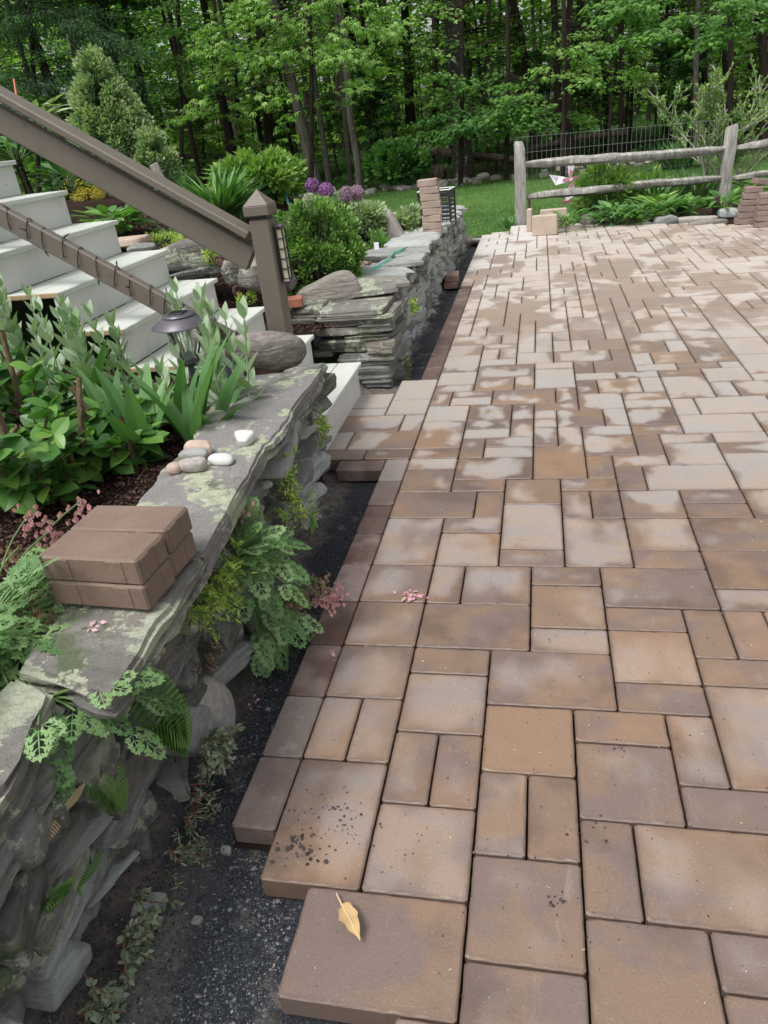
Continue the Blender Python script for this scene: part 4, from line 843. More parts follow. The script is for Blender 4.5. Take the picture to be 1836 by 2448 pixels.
frail([p1[0]+.1, p1[1], zat(1245, 392, p1)], [p2[0]-.1, p2[1], zat(1729, 356, p2)], .52, 4); frail([p1[0]+.1, p1[1], zat(1245, 472, p1)], [p2[0]-.1, p2[1], zat(1729, 427, p2)], .46, 5)
frail([p2[0]+.1, p2[1], zat(1745, 352, p2)], [p3[0], p3[1], zat(1729, 356, p2)+.2], .5, 6); frail([p2[0]+.1, p2[1], zat(1745, 425, p2)], [p3[0], p3[1], zat(1729, 427, p2)+.2], .44, 7)
# wire mesh pinned behind the rails
g = G(); e = nrm(dd); bk = np.array([-e[1], e[0], 0])*.7; zt1 = zat(1230, 330, p1); zt2 = zat(1640, 296, p2)
Ld = np.linalg.norm(dd)
for s_ in np.linspace(0, 1, 46):
    a = p1+dd*s_+bk; t_ = zt1+(zt2-zt1)*s_; g.add(*tube([[a[0], a[1], -.6], [a[0], a[1], t_+.08*math.sin(s_*40)]], .011, 3, False))
for r_ in range(6):
    P = [p1+dd*s_+bk for s_ in np.linspace(0, 1, 14)]; P = [[a[0], a[1], -.5+(zt1+(zt2-zt1)*s_+.5)*(r_+1)/6.] for a, s_ in zip(P, np.linspace(0, 1, 14))]; g.add(*tube(P, .012, 3, False))
o = g.obj('wire_mesh', M['wire'], None, tuple(p1)); tag(o, 'thin wire mesh standing behind the split rail fence', 'wire mesh')
# stakes, pinwheel
def stk(x, yb, yt, w, lab):
    p = hz(x, yb, -.45); h = hv(x, yt, p[1])[2]+.45; V, F = box((0, 0, h/2-.2), (w, w*.8, h+.4), .05, rotm(.02, .03, .3)); solo('wooden_stake', lab, 'stake', V, F, M['stake'], tuple(p), 'dark stakes in the fence bed', False)
stk(X2(1137), Y2(935), Y2(882), .48, 'squat dark stake left of the other two in the fence bed')
stk(X2(1170), Y2(890), Y2(848), .45, 'dark stake standing furthest back in the leafy fence bed')
stk(X2(1428), Y2(942), Y2(848), .50, 'tall dark stake close to the second fence post')
pw = hz(X2(818), Y2(925), -.4); zc = hv(X2(806), Y2(772), pw[1])[2]
pn = thing('pinwheel', 'red white and blue toy pinwheel with stars and stripes', 'pinwheel', tuple(pw))
cc = np.array([pw[0]-.35, pw[1]-.1, zc])
part('stick', tube([pw, cc+[0, .12, 0]], .06, 6), M['blue'], pn)
for k in range(4):
    a = math.radians(75+90*k); e1 = np.array([math.cos(a), 0, math.sin(a)]); e2 = np.array([math.cos(a+1.57), 0, math.sin(a+1.57)]); Lp = 2.7
    V = [cc, cc+e1*Lp+[0, -.1, 0], cc+e1*Lp*.62+e2*1.0+[0, -.28, 0], cc+e2*.25+[0, -.35, 0], cc+e1*Lp*.5-e2*.06+[0, .05, 0]]
    part('vane', (np.array(V), [(0, 4, 1, 2, 3)]), M['pinwhite'] if k % 2 == 0 else M['pinwhite'], pn)
    V = [cc+[0, -.36, 0], cc+e1*Lp*.30+[0, -.34, 0], cc+e1*Lp*.40+e2*.45+[0, -.37, 0], cc+e2*.28+[0, -.40, 0]]; part('red_fold', (np.array(V), [(0, 1, 2, 3)]), M['red'], pn)
    for q in range(3):
        o_ = cc+e1*Lp*(.62+.11*q)+[0, -.2, 0]; part('blue_stripe', (np.array([o_, o_+e1*.05, o_+e1*.05+e2*.42*(1-.25*q), o_+e2*.42*(1-.25*q)]), [(0, 1, 2, 3)]), M['blue'], pn)
st_ = [cc+[.30*(1 if i % 2 == 0 else .42)*math.cos(math.radians(90+36*i)), -.46, .30*(1 if i % 2 == 0 else .42)*math.sin(math.radians(90+36*i))] for i in range(10)]
part('star', (np.array(st_+[cc+[0, -.46, 0]]), [(10, i, (i+1) % 10) for i in range(10)]), M['white'], pn)
q = np.array([cc[0]+.15, cc[1]-.1, hv(X2(812), Y2(868), cc[1])[2]])
part('red_ribbon', (np.array([q+[-1.15, 0, -.32], q+[1.05, .1, .12], q+[1.15, 0, .62], q+[.9, -.1, .5], q+[-.3, .1, .25], q+[-1.15, -.1, .1]]), [(0, 1, 2, 3, 4, 5)]), M['red'], pn)
p = hz(X2(628), Y2(898), -.3); V, F = box((0, 0, .9), (.35, .2, 1.9), .04); solo('rust_stake', 'short rusty marker at the foot of the fence post', 'marker', V, F, M['rust'], tuple(p), None, False)
# edging rocks of the fence bed
for j, (x, y, s, mt, lb) in enumerate(((1420, 535, (2.6, 1.5, 1.55), 'fieldstone', 'chunky tan rock beside the upright pavers'), (1535, 533, (2.3, 1.2, .5), 'slatepale', 'low pale rock left of the domed one'), (1592, 533, (2.3, 1.4, 1.15), 'slatepale', 'domed pale grey rock in the fence bed edging'),
     (1655, 527, (4.4, 1.3, .75), 'granite', 'long flat grey rock in the fence bed edging'), (1692, 535, (3.6, 1.2, .8), 'fieldstone', 'low brownish rock in front of the long flat one'), (1745, 512, (2.2, 1.2, .9), 'slatepale', 'white stone behind the paver columns'), (1480, 536, (2.4, 1., .35), 'fieldstone', 'thin tan slab between two rocks of the fence bed'))):
    p = hz(x, y, 0); V, F = stone(s, 400+j, 6, rnd=4., rough=.1, cuts=5); V = V@rotm(0, 0, .25*(-1)**j).T
    solo('edging_rock', lb, 'rock', V-[0, 0, V[:, 2].min()+.15], F, M[mt], (p[0], p[1]+.4, -.35), 'rocks edging the fence bed')
# ---------------------------------------------------------------- small litter
lf = thing('dry_leaf', 'single dry tan leaf lying on the nearest large paver', 'leaf', tuple(hz(835, 2200, .05)))
a = hz(805, 2140, .06); b = hz(862, 2256, .06); q = hz(820, 2170, .06); e1 = nrm(b-q); e2 = np.array([-e1[1], e1[0], 0]); Ln = np.linalg.norm(b-q); V = []; n = 12
for i in range(n+1):
    t = i/n; w = .17*math.sin(math.pi*min(1, t*1.02)**.75)**.9*(1+.12*math.sin(t*19)); w = max(w, .012); zz = .05+.08*math.sin(t*3)+.05*t
    V += [q+e1*Ln*t-e2*w+[0, 0, zz+.12*w/.3*(1+.3*math.sin(t*14))], q+e1*Ln*t*1.0+[0, 0, zz-.03], q+e1*Ln*t+e2*w*(.9 if t < .8 else 1.15)+[0, 0, zz+.07+.05*math.sin(t*11)]]
F = []
for i in range(n): F += [(3*i, 3*i+1, 3*i+4, 3*i+3), (3*i+1, 3*i+2, 3*i+5, 3*i+4)]
part('blade', (np.array(V), F), M['deadleaf'], lf, smoothed=True)
part('midrib', tube([a+[0, 0, .06]]+[V[3*i+1]+[0, 0, .012] for i in range(n+1)], [.014]+[.022-.001*i for i in range(n+1)], 5), m_plain('leaf rib', (.62, .47, .26), .6), lf)
def bits(name, lab, cat, pts, size, mat, kind='stuff', flat=.6, loc=None):
    pts = np.asarray(pts, float); n = len(pts); rg = np.random.RandomState(n)
    O = np.array([(1, 0, 0), (0, 1, 0), (-1, 0, 0), (0, -1, 0), (0, 0, 1), (0, 0, -1)], float); Fo = np.array([(0, 1, 4), (1, 2, 4), (2, 3, 4), (3, 0, 4), (1, 0, 5), (2, 1, 5), (3, 2, 5), (0, 3, 5)])
    s = (np.broadcast_to(size, (n,)))[:, None]*rg.uniform(.55, 1.4, (n, 3)); s[:, 2] *= flat
    t = rg.uniform(0, 6.28, n); c, si = np.cos(t), np.sin(t); V = O[None]*s[:, None]; V = V*(1+rg.uniform(-.25, .25, V.shape)); V = np.stack([V[..., 0]*c[:, None]-V[..., 1]*si[:, None], V[..., 0]*si[:, None]+V[..., 1]*c[:, None], V[..., 2]], -1)+pts[:, None]
    F = (Fo[None]+(np.arange(n)*6)[:, None, None]).reshape(-1, 3)
    me = mesh(name, V.reshape(-1, 3), F, mat, False, {'rnd': np.repeat(rg.rand(n), 6)}); o = link(name, me); return tag(o, lab, cat, None, kind)
rg = np.random.RandomState(77)
# soil crumbs on the pavers
P = []; S_ = []
for (x, y, n, sp_, sz) in ((770, 1990, 70, 75, .022), (720, 2035, 24, 30, .05), (715, 2010, 14, 16, .05), (820, 1948, 14, 22, .035), (925, 2000, 20, 70, .02), (1340, 2160, 16, 20, .03), (1410, 1990, 14, 25, .026), (1300, 2200, 14, 90, .016), (1480, 1795, 8, 15, .026)):
    for _ in range(n):
        a = hz(x+rg.normal()*sp_, y+rg.normal()*sp_*.7, 0); s_ = sz*rg.uniform(.4, 1.2); P.append([a[0], a[1], .012+s_*.4]); S_.append(s_)
for _ in range(900):
    a = np.array([rg.uniform(-3.8, 9), rg.uniform(-3, 30)]); s_ = rg.uniform(.007, .02); P.append([a[0], a[1], .01]); S_.append(s_)
bits('soil_crumbs', 'dark crumbs of soil scattered over the pavers', None, P, S_, M['soilcrumb'])
P = [[rg.uniform(-3.8, 9), rg.uniform(-3, 34), .012] for _ in range(420)]; V, F, A = scatter(diamondT(.35), P, rdir(rg, len(P), -.1, .1), rdir(rg, len(P), .7, 1), rg.uniform(.03, .10, len(P)))
tag(link('seed_husks', mesh('seed_husks', V, F, M['straw'], False, {'rnd': A})), 'tiny pale husks and bud scales littering the pavers', None, None, 'stuff')
# gravel crumbs in the trench
n = 42000; u = rg.uniform(-7.0, -3.2, n); v = -7+np.abs(rg.normal(0, 1, n))*11; k_ = ((u < -4.95) | (v < 0)) & ((u < -4.0) | (v < -1)) & (v < 32) & ((rg.rand(n) < .45) | (v > .5) | (u > -4.9)) & ~((v > 17) & (u > -8) & (v < 28)); u = u[k_]; v = v[k_]
z = T_tr(u.reshape(-1, 1), v.reshape(-1, 1)).ravel(); s_ = rg.gamma(1.6, .0065, len(u))+.005
bits('trench_gravel', 'dark stone dust and grit filling the trench', None, np.stack([u, v, z+s_*.2], 1), s_, M['crumb'])
k_ = rg.rand(len(u)) < .05+.35*smooth(1, -3, v)*smooth(-4.8, -6.2, u); bits('sand_grit', 'pale sandy grit mixed into the trench', None, np.stack([u[k_]+.05, v[k_], z[k_]+.01], 1), s_[k_]*.9, M['crumbsand'])
n = 34; u = rg.uniform(-6.9, -4.6, n); v = rg.uniform(-5, 1.5, n)
for j in range(9):
    x, y, s_ = [(345, 2185, .30), (375, 2150, .22), (470, 2200, .12), (540, 2030, .16), (265, 2385, .24), (640, 1290+400, .08), (330, 2065, .12), (450, 2050, .10), (690, 1225, .07)][j]
    p = hz(x, y, -.5); V, F = stone((s_*1.6, s_*1.3, s_), 600+j, 4, rnd=4.); solo('trench_stone', ['pale lumpy stone at the foot of the garden wall', 'smaller stone beside the lumpy one in the trench', 'small grey chip on the stone dust', 'white pebble near the dark edging end', 'bluish stone low in the near trench', 'small pale chip by the round slab', 'little white pebble against the wall foot', 'tiny rounded pebble in the near trench', 'pinkish pebble in the trench'][j], 'stone', V, F, M['slatepale'], (p[0], p[1], T_tr(np.array([[p[0]]]), np.array([[p[1]]]))[0, 0]+s_*.4), 'stones in the gravel trench')
# bark chips on the beds
def chips(name, lab, us, vs, f, n, seed, k=.16):
    rg = np.random.RandomState(seed); u = rg.uniform(*us, n); v = rg.uniform(*vs, n); z = f(u, v)+.05; d = rdir(rg, n, -.3, .35); up = rdir(rg, n, .4, 1)
    V, F, A = scatter(diamondT(.3), np.stack([u, v, z], 1), d, up, rg.uniform(.5, 1.5, n)*k*2.2); o = link(name, mesh(name, V, F, M['chip'], False, {'rnd': A})); tag(o, lab, None, None, 'stuff')
chips('mulch_chips', 'dark bark chips covering the near planting bed', (-15, -8.4), (-2, 16), T_near, 14000, 1, .07)
chips('mulch_chips', 'reddish bark chips covering the far planting bed', (-34, -9.3), (27, 66), T_bed, 22000, 2, .13)
# ---------------------------------------------------------------- plants
LV = leafT(.55, .08, .10, 4); LN = leafT(.30, .10, .12, 4); LS = leafT(.62, .05, .05, 2); DI = diamondT(.6); MP = mapleT(); ND = diamondT(.22)
def dissT():
    V = []; F = []
    def dia(o, d, l, w):
        d = np.array(d)/np.linalg.norm(d); s = np.array([-d[1], d[0]]); b = len(V)
        for a, t in ((0, 0), (.5, .5*w), (1, 0), (.5, -.5*w)): q = o+d*l*a+s*l*t; V.append((q[0], q[1], -.10*q[0]**2-.12*q[1]**2))
        F.extend([(b, b+3, b+1), (b+3, b+2, b+1)])
    dia(np.array([0., 0]), (1, 0), 1., .03)
    for x, l in ((.16, .44), (.40, .42), (.62, .33), (.80, .22)):
        for s_ in (-1, 1):
            o = np.array([x, 0.]); d = np.array([.60, .80*s_]); dia(o, d, l, .22)
            for t, ll in ((.38, .44), (.64, .36)):
                for s2 in (-1, 1): q = o+d/np.linalg.norm(d)*l*t; a = math.atan2(d[1], d[0])+s2*.72; dia(q, (math.cos(a), math.sin(a)), l*ll, .46)
    dia(np.array([.80, 0]), (1, 0), .24, .4); dia(np.array([.84, 0]), (.8, .6), .14, .3); dia(np.array([.84, 0]), (.8, -.6), .14, .3)
    return np.array(V, float), np.array(F)
DS = dissT()
def tubes(g, paths, r, n=5, a=None):
    for P in paths: V, F = tube(P, r if np.isscalar(r) else np.interp(np.linspace(0, 1, len(P)), [0, 1], r), n, False); g.add(V, F, a)
def arc(p, d, L_, droop, n=6):
    t = np.linspace(0, 1, n)[:, None]; d = nrm(np.array(d, float)); return np.array(p)+d*L_*t+np.array([0, 0, -1.])*droop*L_*t**2
def plant(name, label, cat, base, group=None): return thing(name, label, cat, tuple(base), group)
def leaves_part(parent, nm, parts_, mat):
    o = link(nm, leafmesh(nm, [(v-np.array(parent.location/S), f, a) for v, f, a in parts_], mat), parent); return o
def stems_part(parent, nm, g, mat):
    V = np.concatenate(g.V)-np.array(parent.location/S); return link(nm, mesh(nm, V, g.F, mat, True, {'rnd': np.concatenate(g.A)}), parent)
# -- broad-leaved woody hydrangeas
def hydrangea(base, H, R_, ns, seed, label, leaf=1.0, tw=3):
    rg = np.random.RandomState(seed); pl_ = plant('hydrangea', label, 'shrub', base, 'leafy plants in the near bed'); g = G(); P = []; D = []; Z = []
    for i in range(ns):
        a = rg.uniform(0, 6.28); d = np.array([math.cos(a)*rg.uniform(.1, .9), math.sin(a)*rg.uniform(.1, .9), 1.2]); L_ = H*rg.uniform(.55, 1.0); Q = arc(np.array(base)+[math.cos(a)*R_*.35, math.sin(a)*R_*.35, 0], d, L_, .12); tubes(g, [Q], (.07, .035))
        for t in np.linspace(.22, 1., 7):
            q = Q[0]+(Q[-1]-Q[0])*t; q = np.array([np.interp(t, np.linspace(0, 1, len(Q)), Q[:, k_]) for k_ in range(3)])
            a0 = rg.uniform(0, 3.14)
            for k_ in range(2 if t < .98 else 4):
                b = a0+(math.pi if k_ == 1 else 0)+(1.57 if k_ > 1 else 0)+(math.pi if k_ == 3 else 0)
                P.append(q); D.append([math.cos(b), math.sin(b), rg.uniform(-.5, .9)]); Z.append(leaf*(rg.uniform(.6, 1.2) if t < .98 else rg.uniform(.4, .8)))
    leaves_part(pl_, 'foliage', [scatter(leafT(.66, .07, .16, 5), P, D, np.array([[rg.uniform(-.9, .9), rg.uniform(-.9, .6), 1.] for _ in P]), np.array(Z), 1.08)], M['hydr']); stems_part(pl_, 'stems', g, M['twig'])
    if tw:
        g = G()
        for i in range(tw):
            a = rg.uniform(0, 6.28); q = np.array(base)+[math.cos(a)*R_*.5, math.sin(a)*R_*.5, 0]; P2 = arc(q, [rg.uniform(-.35, .35), rg.uniform(-.3, .3), 1], H*rg.uniform(.8, 1.15), 0.); P2[2:, 0] += rg.uniform(-.15, .15); tubes(g, [P2], (.10, .075), 7)
            k_ = rg.randint(2, 5); tubes(g, [[P2[k_], P2[k_]+[rg.uniform(-.5, .5), rg.uniform(-.2, .2), .45]]], .06, 6)
        stems_part(pl_, 'bare_stems', g, M['twig'])
    return pl_
def near(x, y): return hT(x, y, T_near, 8, 60)
for x, y, H, R_, ns, lab in ((40, 1215, 3.0, 1.5, 11, 'leafy hydrangea with cut brown stems at the left edge, nearest the pavers'), (175, 1190, 2.7, 1.4, 11, 'hydrangea with broad glossy leaves just behind the dark mulch'),
                       (300, 1120, 2.2, 1.3, 10, 'low hydrangea between the other two and the upright lily leaves'), (95, 1080, 3.6, 1.5, 12, 'taller hydrangea with forked bare stems behind the front ones'), (-60, 1090, 3.6, 1.6, 10, 'hydrangea cut by the left edge of view below the silver stems')):
    hydrangea(near(x, y), H, R_, ns, int(abs(x))+7, lab, .82, 2)
# -- upright lily-like clumps
def lily(base, n, L_, seed, label, spread=.5, w=.9, lean=(0, 0)):
    rg = np.random.RandomState(seed); pl_ = plant('lily_clump', label, 'plant', base, 'upright broad leaves in the near bed'); T = leafT(.21*w, .14, .20, 8); out = []
    for i in range(n):
        a = rg.uniform(0, 6.28); s_ = rg.uniform(.15, spread); d = np.array([[math.cos(a)*s_+lean[0], math.sin(a)*s_+lean[1], 1.]]); up = np.array([[-math.cos(a), -math.sin(a), .3]])
        out.append(scatter(T, [np.array(base)+[math.cos(a)*.15, math.sin(a)*.15, .0]], d, -up*-1, L_*rg.uniform(.6, 1.1)))
    leaves_part(pl_, 'leaf_blades', out, M['lily']); return pl_
lily(near(468, 1075), 11, 3.3, 1, 'tall clump of broad upright lily leaves by the capstone', .42); lily(near(440, 1040), 6, 2.6, 12, 'lily clump standing in front of the path light', .5); lily(near(352, 1105), 7, 3.4, 2, 'clump of cupped lily leaves left of the tallest clump', .6)
lily(near(285, 1060), 8, 3.2, 3, 'lily clump rising between the hydrangeas', .45); lily(near(225, 1010), 6, 3.0, 4, 'narrow lily clump under the silver stems', .4); lily(near(505, 1050), 4, 2.8, 5, 'small lily clump with one leaf arching over the capstone', .9, .9, (.35, -.1))
lily(near(85, 1020), 6, 3.2, 6, 'lily clump almost hidden behind the tall hydrangea', .4)
# -- silver-leaved stems
def silver(base, n, H, seed, label, R_=.8):
    rg = np.random.RandomState(seed); pl_ = plant('silver_plant', label, 'plant', base, 'silver leaved plants in the near bed'); g = G(); P = []; D = []; Z = []
    for i in range(n):
        a = rg.uniform(0, 6.28); r = R_*math.sqrt(rg.rand()); q = np.array(base)+[r*math.cos(a), r*math.sin(a), 0]; Q = arc(q, [rg.uniform(-.12, .12), rg.uniform(-.12, .12), 1], H*rg.uniform(.65, 1.05), 0); tubes(g, [Q], (.05, .03), 4)
        Ls = np.linalg.norm(Q[-1]-Q[0]); m = int(Ls/.48)
        for j in range(m):
            t = (j+1)/m; p = Q[0]+(Q[-1]-Q[0])*t; a0 = j*1.57+rg.uniform(-.3, .3)
            for s_ in (0, math.pi): P.append(p); D.append([math.cos(a0+s_)*(.9-.5*t), math.sin(a0+s_)*(.9-.5*t), .8+.6*t]); Z.append(rg.uniform(.65, 1.0)*(1.15-.4*t))
        for j in range(5): b = rg.uniform(0, 6.28); P.append(q+[0, 0, .1]); D.append([math.cos(b), math.sin(b), .5]); Z.append(rg.uniform(.8, 1.2))
    leaves_part(pl_, 'foliage', [scatter(leafT(.42, .10, .10, 4), P, D, [0, 0, 1.], np.array(Z))], M['silver']); stems_part(pl_, 'stems', g, M['silver']); return pl_
silver(near(60, 960), 11, 3.9, 1, 'dense silver leaved plant below the steps at the left edge', 1.5); silver(near(210, 965), 8, 3.7, 2, 'silver leaved plant in front of the wood-ended treads', 1.2)
silver(near(325, 945), 4, 3.0, 3, 'slim silver leaved plant left of the path light', .8); silver(near(405, 1010), 5, 1.9, 7, 'silver leaved plant around the foot of the path light', .8)
silver(near(560, 1010), 6, 3.6, 4, 'tall silver leaved plant between path light and boulder', .9); silver(near(505, 900), 6, 3.4, 5, 'silver leaved plant behind the path light', .8)
# -- bleeding hearts
def bleeding(base, nl, L_, seed, label, dirs, flowers, size=1.25, mat='fern'):
    rg = np.random.RandomState(seed); pl_ = plant('bleeding_heart', label, 'flowering plant', base); g = G(); P = []; D = []; U = []; Z = []
    for i in range(nl):
        th = rg.uniform(*dirs[0]); el = rg.uniform(*dirs[1]); d = np.array([math.cos(th)*math.cos(el), math.sin(th)*math.cos(el), math.sin(el)]); Q = arc(base, d, L_*rg.uniform(.35, 1.0), rg.uniform(.15, .5)); tubes(g, [Q], (.04, .02), 4)
        e = nrm(Q[-1]-Q[-2]); 
        for k_, (s_, z_) in enumerate(((0, 1.), (.75, .75), (-.75, .75))):
            c, si = math.cos(s_), math.sin(s_); dd_ = np.array([e[0]*c-e[1]*si, e[0]*si+e[1]*c, e[2]-.15]); P.append(Q[-1]-e*.1*abs(s_)); D.append(dd_); U.append([rg.uniform(-.25, .25)+.25, rg.uniform(-.25, .25), 1]); Z.append(size*z_*rg.uniform(.75, 1.15))
    leaves_part(pl_, 'foliage', [scatter(DS, P, D, np.array(U), np.array(Z), .95)], M[mat]); stems_part(pl_, 'stems', g, M['stem'])
    for (fx, fy, fu, n_, fd) in flowers:
        e = hu(fx, fy, fu); Q = np.array([np.array(base)+(e-np.array(base))*t+[0, 0, .35*math.sin(3.14*t)] for t in np.linspace(0, 1, 7)]); gs = G(); tubes(gs, [Q], .022, 4); stems_part(pl_, 'flower_stalk', gs, M['stem'])
        n_ = int(n_*1.9); pp = e+rg.normal(size=(n_, 3))*[.20, .20, .14]; pp[:, 2] -= .10; dd_ = np.column_stack([rg.uniform(-.3, .3, n_), rg.uniform(-.3, .3, n_), -np.ones(n_)]); o_ = []
        for k_ in range(4): o_.append(scatter(diamondT(.75), pp, dd_, np.tile([math.cos(k_*.785), math.sin(k_*.785), 0.], (n_, 1)), rg.uniform(.09, .17, n_)))
        leaves_part(pl_, 'flower_cluster', o_, M['faded' if fd else 'pink'])
    return pl_
bb = np.array([-8.9, .2, 4.6])
bleeding(bb, 44, 2.3, 3, 'ferny bleeding heart with fading pink flowers beside the paver pile', ((-2.6, 1.2), (.0, 1.2)), [(75, 1225, -8.9, 16, 0), (120, 1270, -8.6, 16, 0), (45, 1310, -8.8, 14, 1), (190, 1200, -8.8, 14, 0), (80, 1385, -8.3, 12, 1), (70, 1465, -8.0, 22, 1), (90, 1320, -8.5, 12, 1)], 1.15)
bleeding((-9.3, -1.2, 4.4), 30, 2.2, 4, 'second ferny clump lower at the left edge of view', ((-2.4, 1.6), (.0, 1.0)), [(25, 1330, -9.2, 12, 1)], 1.2)
bleeding(tuple(hz(150, 1640, 4.9)+[-.6, .2, -.5]), 20, 1.6, 5, 'low ferny leaves spilling over the capstones below the paver pile', ((-1.3, .7), (-.1, .6)), [], .72)
wb = hu(585, 1330, -6.35)
wb = hu(572, 1335, -6.2)
bleeding(wb, 34, 1.35, 6, 'bleeding heart growing out of the wall face with a drooping pink spray', ((-1.4, 1.7), (-.35, 1.25)), [(792, 1412, -4.45, 34, 0), (755, 1392, -4.8, 26, 1), (712, 1420, -5.2, 16, 1), (775, 1432, -4.5, 16, 0), (570, 1208, -6.0, 14, 0)], .82)
bleeding(hu(600, 1440, -6.3), 24, 1.3, 8, 'grey green ferny tuft hanging below the bleeding heart on the wall', ((-1.2, 1.2), (-1.0, .2)), [], .85)
# -- creepers and sedums on the wall face
def creeper(pts, label, mat, n, Ls, leaf, seed, dirs=((-1.2, 1.2), (-1.2, .9)), name='creeping_sedum', T=ND, dens=9, spread=.25, group='small plants rooted in the wall face'):
    rg = np.random.RandomState(seed); pts = [np.array(p) for p in pts]; pl_ = plant(name, label, 'plant', pts[0], group); g = G(); P = []; D = []; Z = []
    for i in range(n):
        k_ = rg.uniform(0, len(pts)-1.001) if len(pts) > 1 else 0; b = pts[int(k_)]+(pts[min(len(pts)-1, int(k_)+1)]-pts[int(k_)])*(k_-int(k_))+rg.normal(size=3)*spread*[.2, 1, .6]
        th = rg.uniform(*dirs[0]); el = rg.uniform(*dirs[1]); Q = arc(b, [math.cos(th)*math.cos(el), math.sin(th)*math.cos(el), math.sin(el)], Ls*rg.uniform(.4, 1.1), .3); tubes(g, [Q], .016, 3)
        m = int(dens*Ls*3)
        for j in range(m):
            t = rg.uniform(.2, 1.); q = np.array([np.interp(t, np.linspace(0, 1, 6), Q[:, c_]) for c_ in range(3)]); e = nrm(Q[-1]-Q[0]); s_ = nrm(rg.normal(size=3)); P.append(q); D.append(e*.7+s_*.9); Z.append(leaf*rg.uniform(.6, 1.2))
    leaves_part(pl_, 'foliage', [scatter(T, P, D, rdir(rg, len(P), .1, 1), np.array(Z))], M[mat]); stems_part(pl_, 'stems', g, M['stemred' if mat != 'lime' else 'stem']); return pl_
HU = lambda x, y, u=-6.1: hu(x*K, y*K, u)
creeper([HU(485, 1200), HU(465, 1250), HU(430, 1285), HU(400, 1330)], 'yellow green creeper trailing down beside the paver pile', 'lime', 46, .75, .22, 1)
creeper([HU(620, 960, -6.2), HU(605, 1010, -6.2), HU(625, 1060, -6.1), HU(600, 1095, -6.1), HU(650, 1085, -5.9)], 'yellow green creeper tumbling down the wall above the bleeding heart', 'lime', 48, .6, .19, 2)
creeper([HU(682, 900, -6.2), HU(690, 925, -6.2)], 'small yellow green tuft high on the wall end by the steps', 'lime', 16, .6, .18, 3)
creeper([HU(668, 1095, -5.9)], 'tiny yellow green sprig above the stone dust', 'lime', 5, .35, .18, 4)
creeper([HU(440, 1590, -6.0), HU(455, 1625, -6.0)], 'bushy grey sedum at the foot of the wall beside the round slab', 'sedum', 34, .55, .19, 5, T=LS)
creeper([HU(400, 1690, -6.2), HU(420, 1740, -6.1), HU(395, 1775, -6.1)], 'straggling grey sedum hanging below the bushy one', 'sedum', 16, .7, .18, 6, ((-1.2, 1.2), (-1.4, .2)))
creeper([HU(360, 1845, -6.2), HU(385, 1850, -6.)], 'thin grey sprigs reaching over the trench at the wall foot', 'sedum', 12, .8, .17, 7, ((-.8, 1.2), (-.4, .5)))
creeper([HU(270, 1985, -6.1), HU(300, 2010, -6.1), HU(250, 2060, -6.1)], 'grey sedum with red stems low on the wall near the white pebble', 'sedum', 30, .6, .18, 8, T=LS)
creeper([HU(170, 2160, -6.1), HU(220, 2190, -6.1), HU(290, 2200, -6.0), HU(140, 2200, -6.2)], 'grey sedum patch at the very foot of the near wall', 'sedum', 46, .6, .20, 9, T=LS)
creeper([HU(420, 1400, -6.3), HU(460, 1410, -6.3)], 'thin moss like sprigs on the wall under the large capstone', 'sedum', 14, .35, .10, 10)
creeper([hv(640+1225/3.606, 620+350/3.606, 33), hv(640+1240/3.606, 620+430/3.606, 33)], 'yellow green tuft growing in the face of the far wall', 'lime', 14, .7, .24, 11, spread=.15)
creeper([hv(640+1160/3.606, 620+860/3.606, 29.5), hv(640+1170/3.606, 620+980/3.606, 29.5)], 'weedy green sprigs at the base of the far wall corner', 'peony', 10, .6, .16, 12, spread=.2)
def fernT(n=13):
    V = [(0, -.012, 0), (0, .012, 0), (1, 0, -.25)]; F = [(0, 1, 2)]
    for i in range(n):
        x = .1+.86*i/n; l = .13*math.sin(math.pi*(.12+.85*(i/n)))+.02; z = -.25*x*x
        for s_ in (-1, 1):
            b = len(V); V += [(x-.018, 0, z), (x-.025, s_*l*.6, z), (x+.01, s_*l, z), (x+.045, s_*l*.6, z), (x+.03, 0, z)]; F += [(b, b+1, b+2), (b, b+2, b+4), (b+2, b+3, b+4)]
    return np.array(V, float), np.array(F)
FT = fernT()
def fern(p, n, L_, seed, label, up=.9, mat='hosta', side=.5):
    p = np.array(p)+[.45, 0, 0]
    rg = np.random.RandomState(seed); pl_ = plant('spleenwort_fern', label, 'fern', p, 'small ferns rooted in the wall'); D = np.column_stack([rg.uniform(.0, .35, n), rg.uniform(-side, side, n), rg.uniform(up*.6, up*1.3, n)])
    leaves_part(pl_, 'fronds', [scatter(FT, np.array(p)+rg.normal(size=(n, 3))*.06, D, np.column_stack([np.ones(n), rg.uniform(-.4, .4, n), rg.uniform(.1, .6, n)]), L_*rg.uniform(.6, 1.1, n))], M[mat])
fern(HU(358, 1625, -6.05), 16, 1.9, 1, 'upright maidenhair fern in the wall face under the ferny leaves'); fern(HU(215, 1740, -6.1), 5, 1.2, 2, 'small fern sprouting from a crack above the dead frond')
fern(HU(105, 1900, -6.3), 7, .8, 3, 'fern tucked into the dark hollow low in the wall', .3, side=1.4); fern(HU(640, 1110, -6.2), 4, .8, 4, 'tiny hanging fern beside the yellow creeper', -.9)
fern(HU(75, 1752, -6.35), 2, .8, 5, 'dead pale fern frond lying across the wall stones', .05, 'straw', .9)
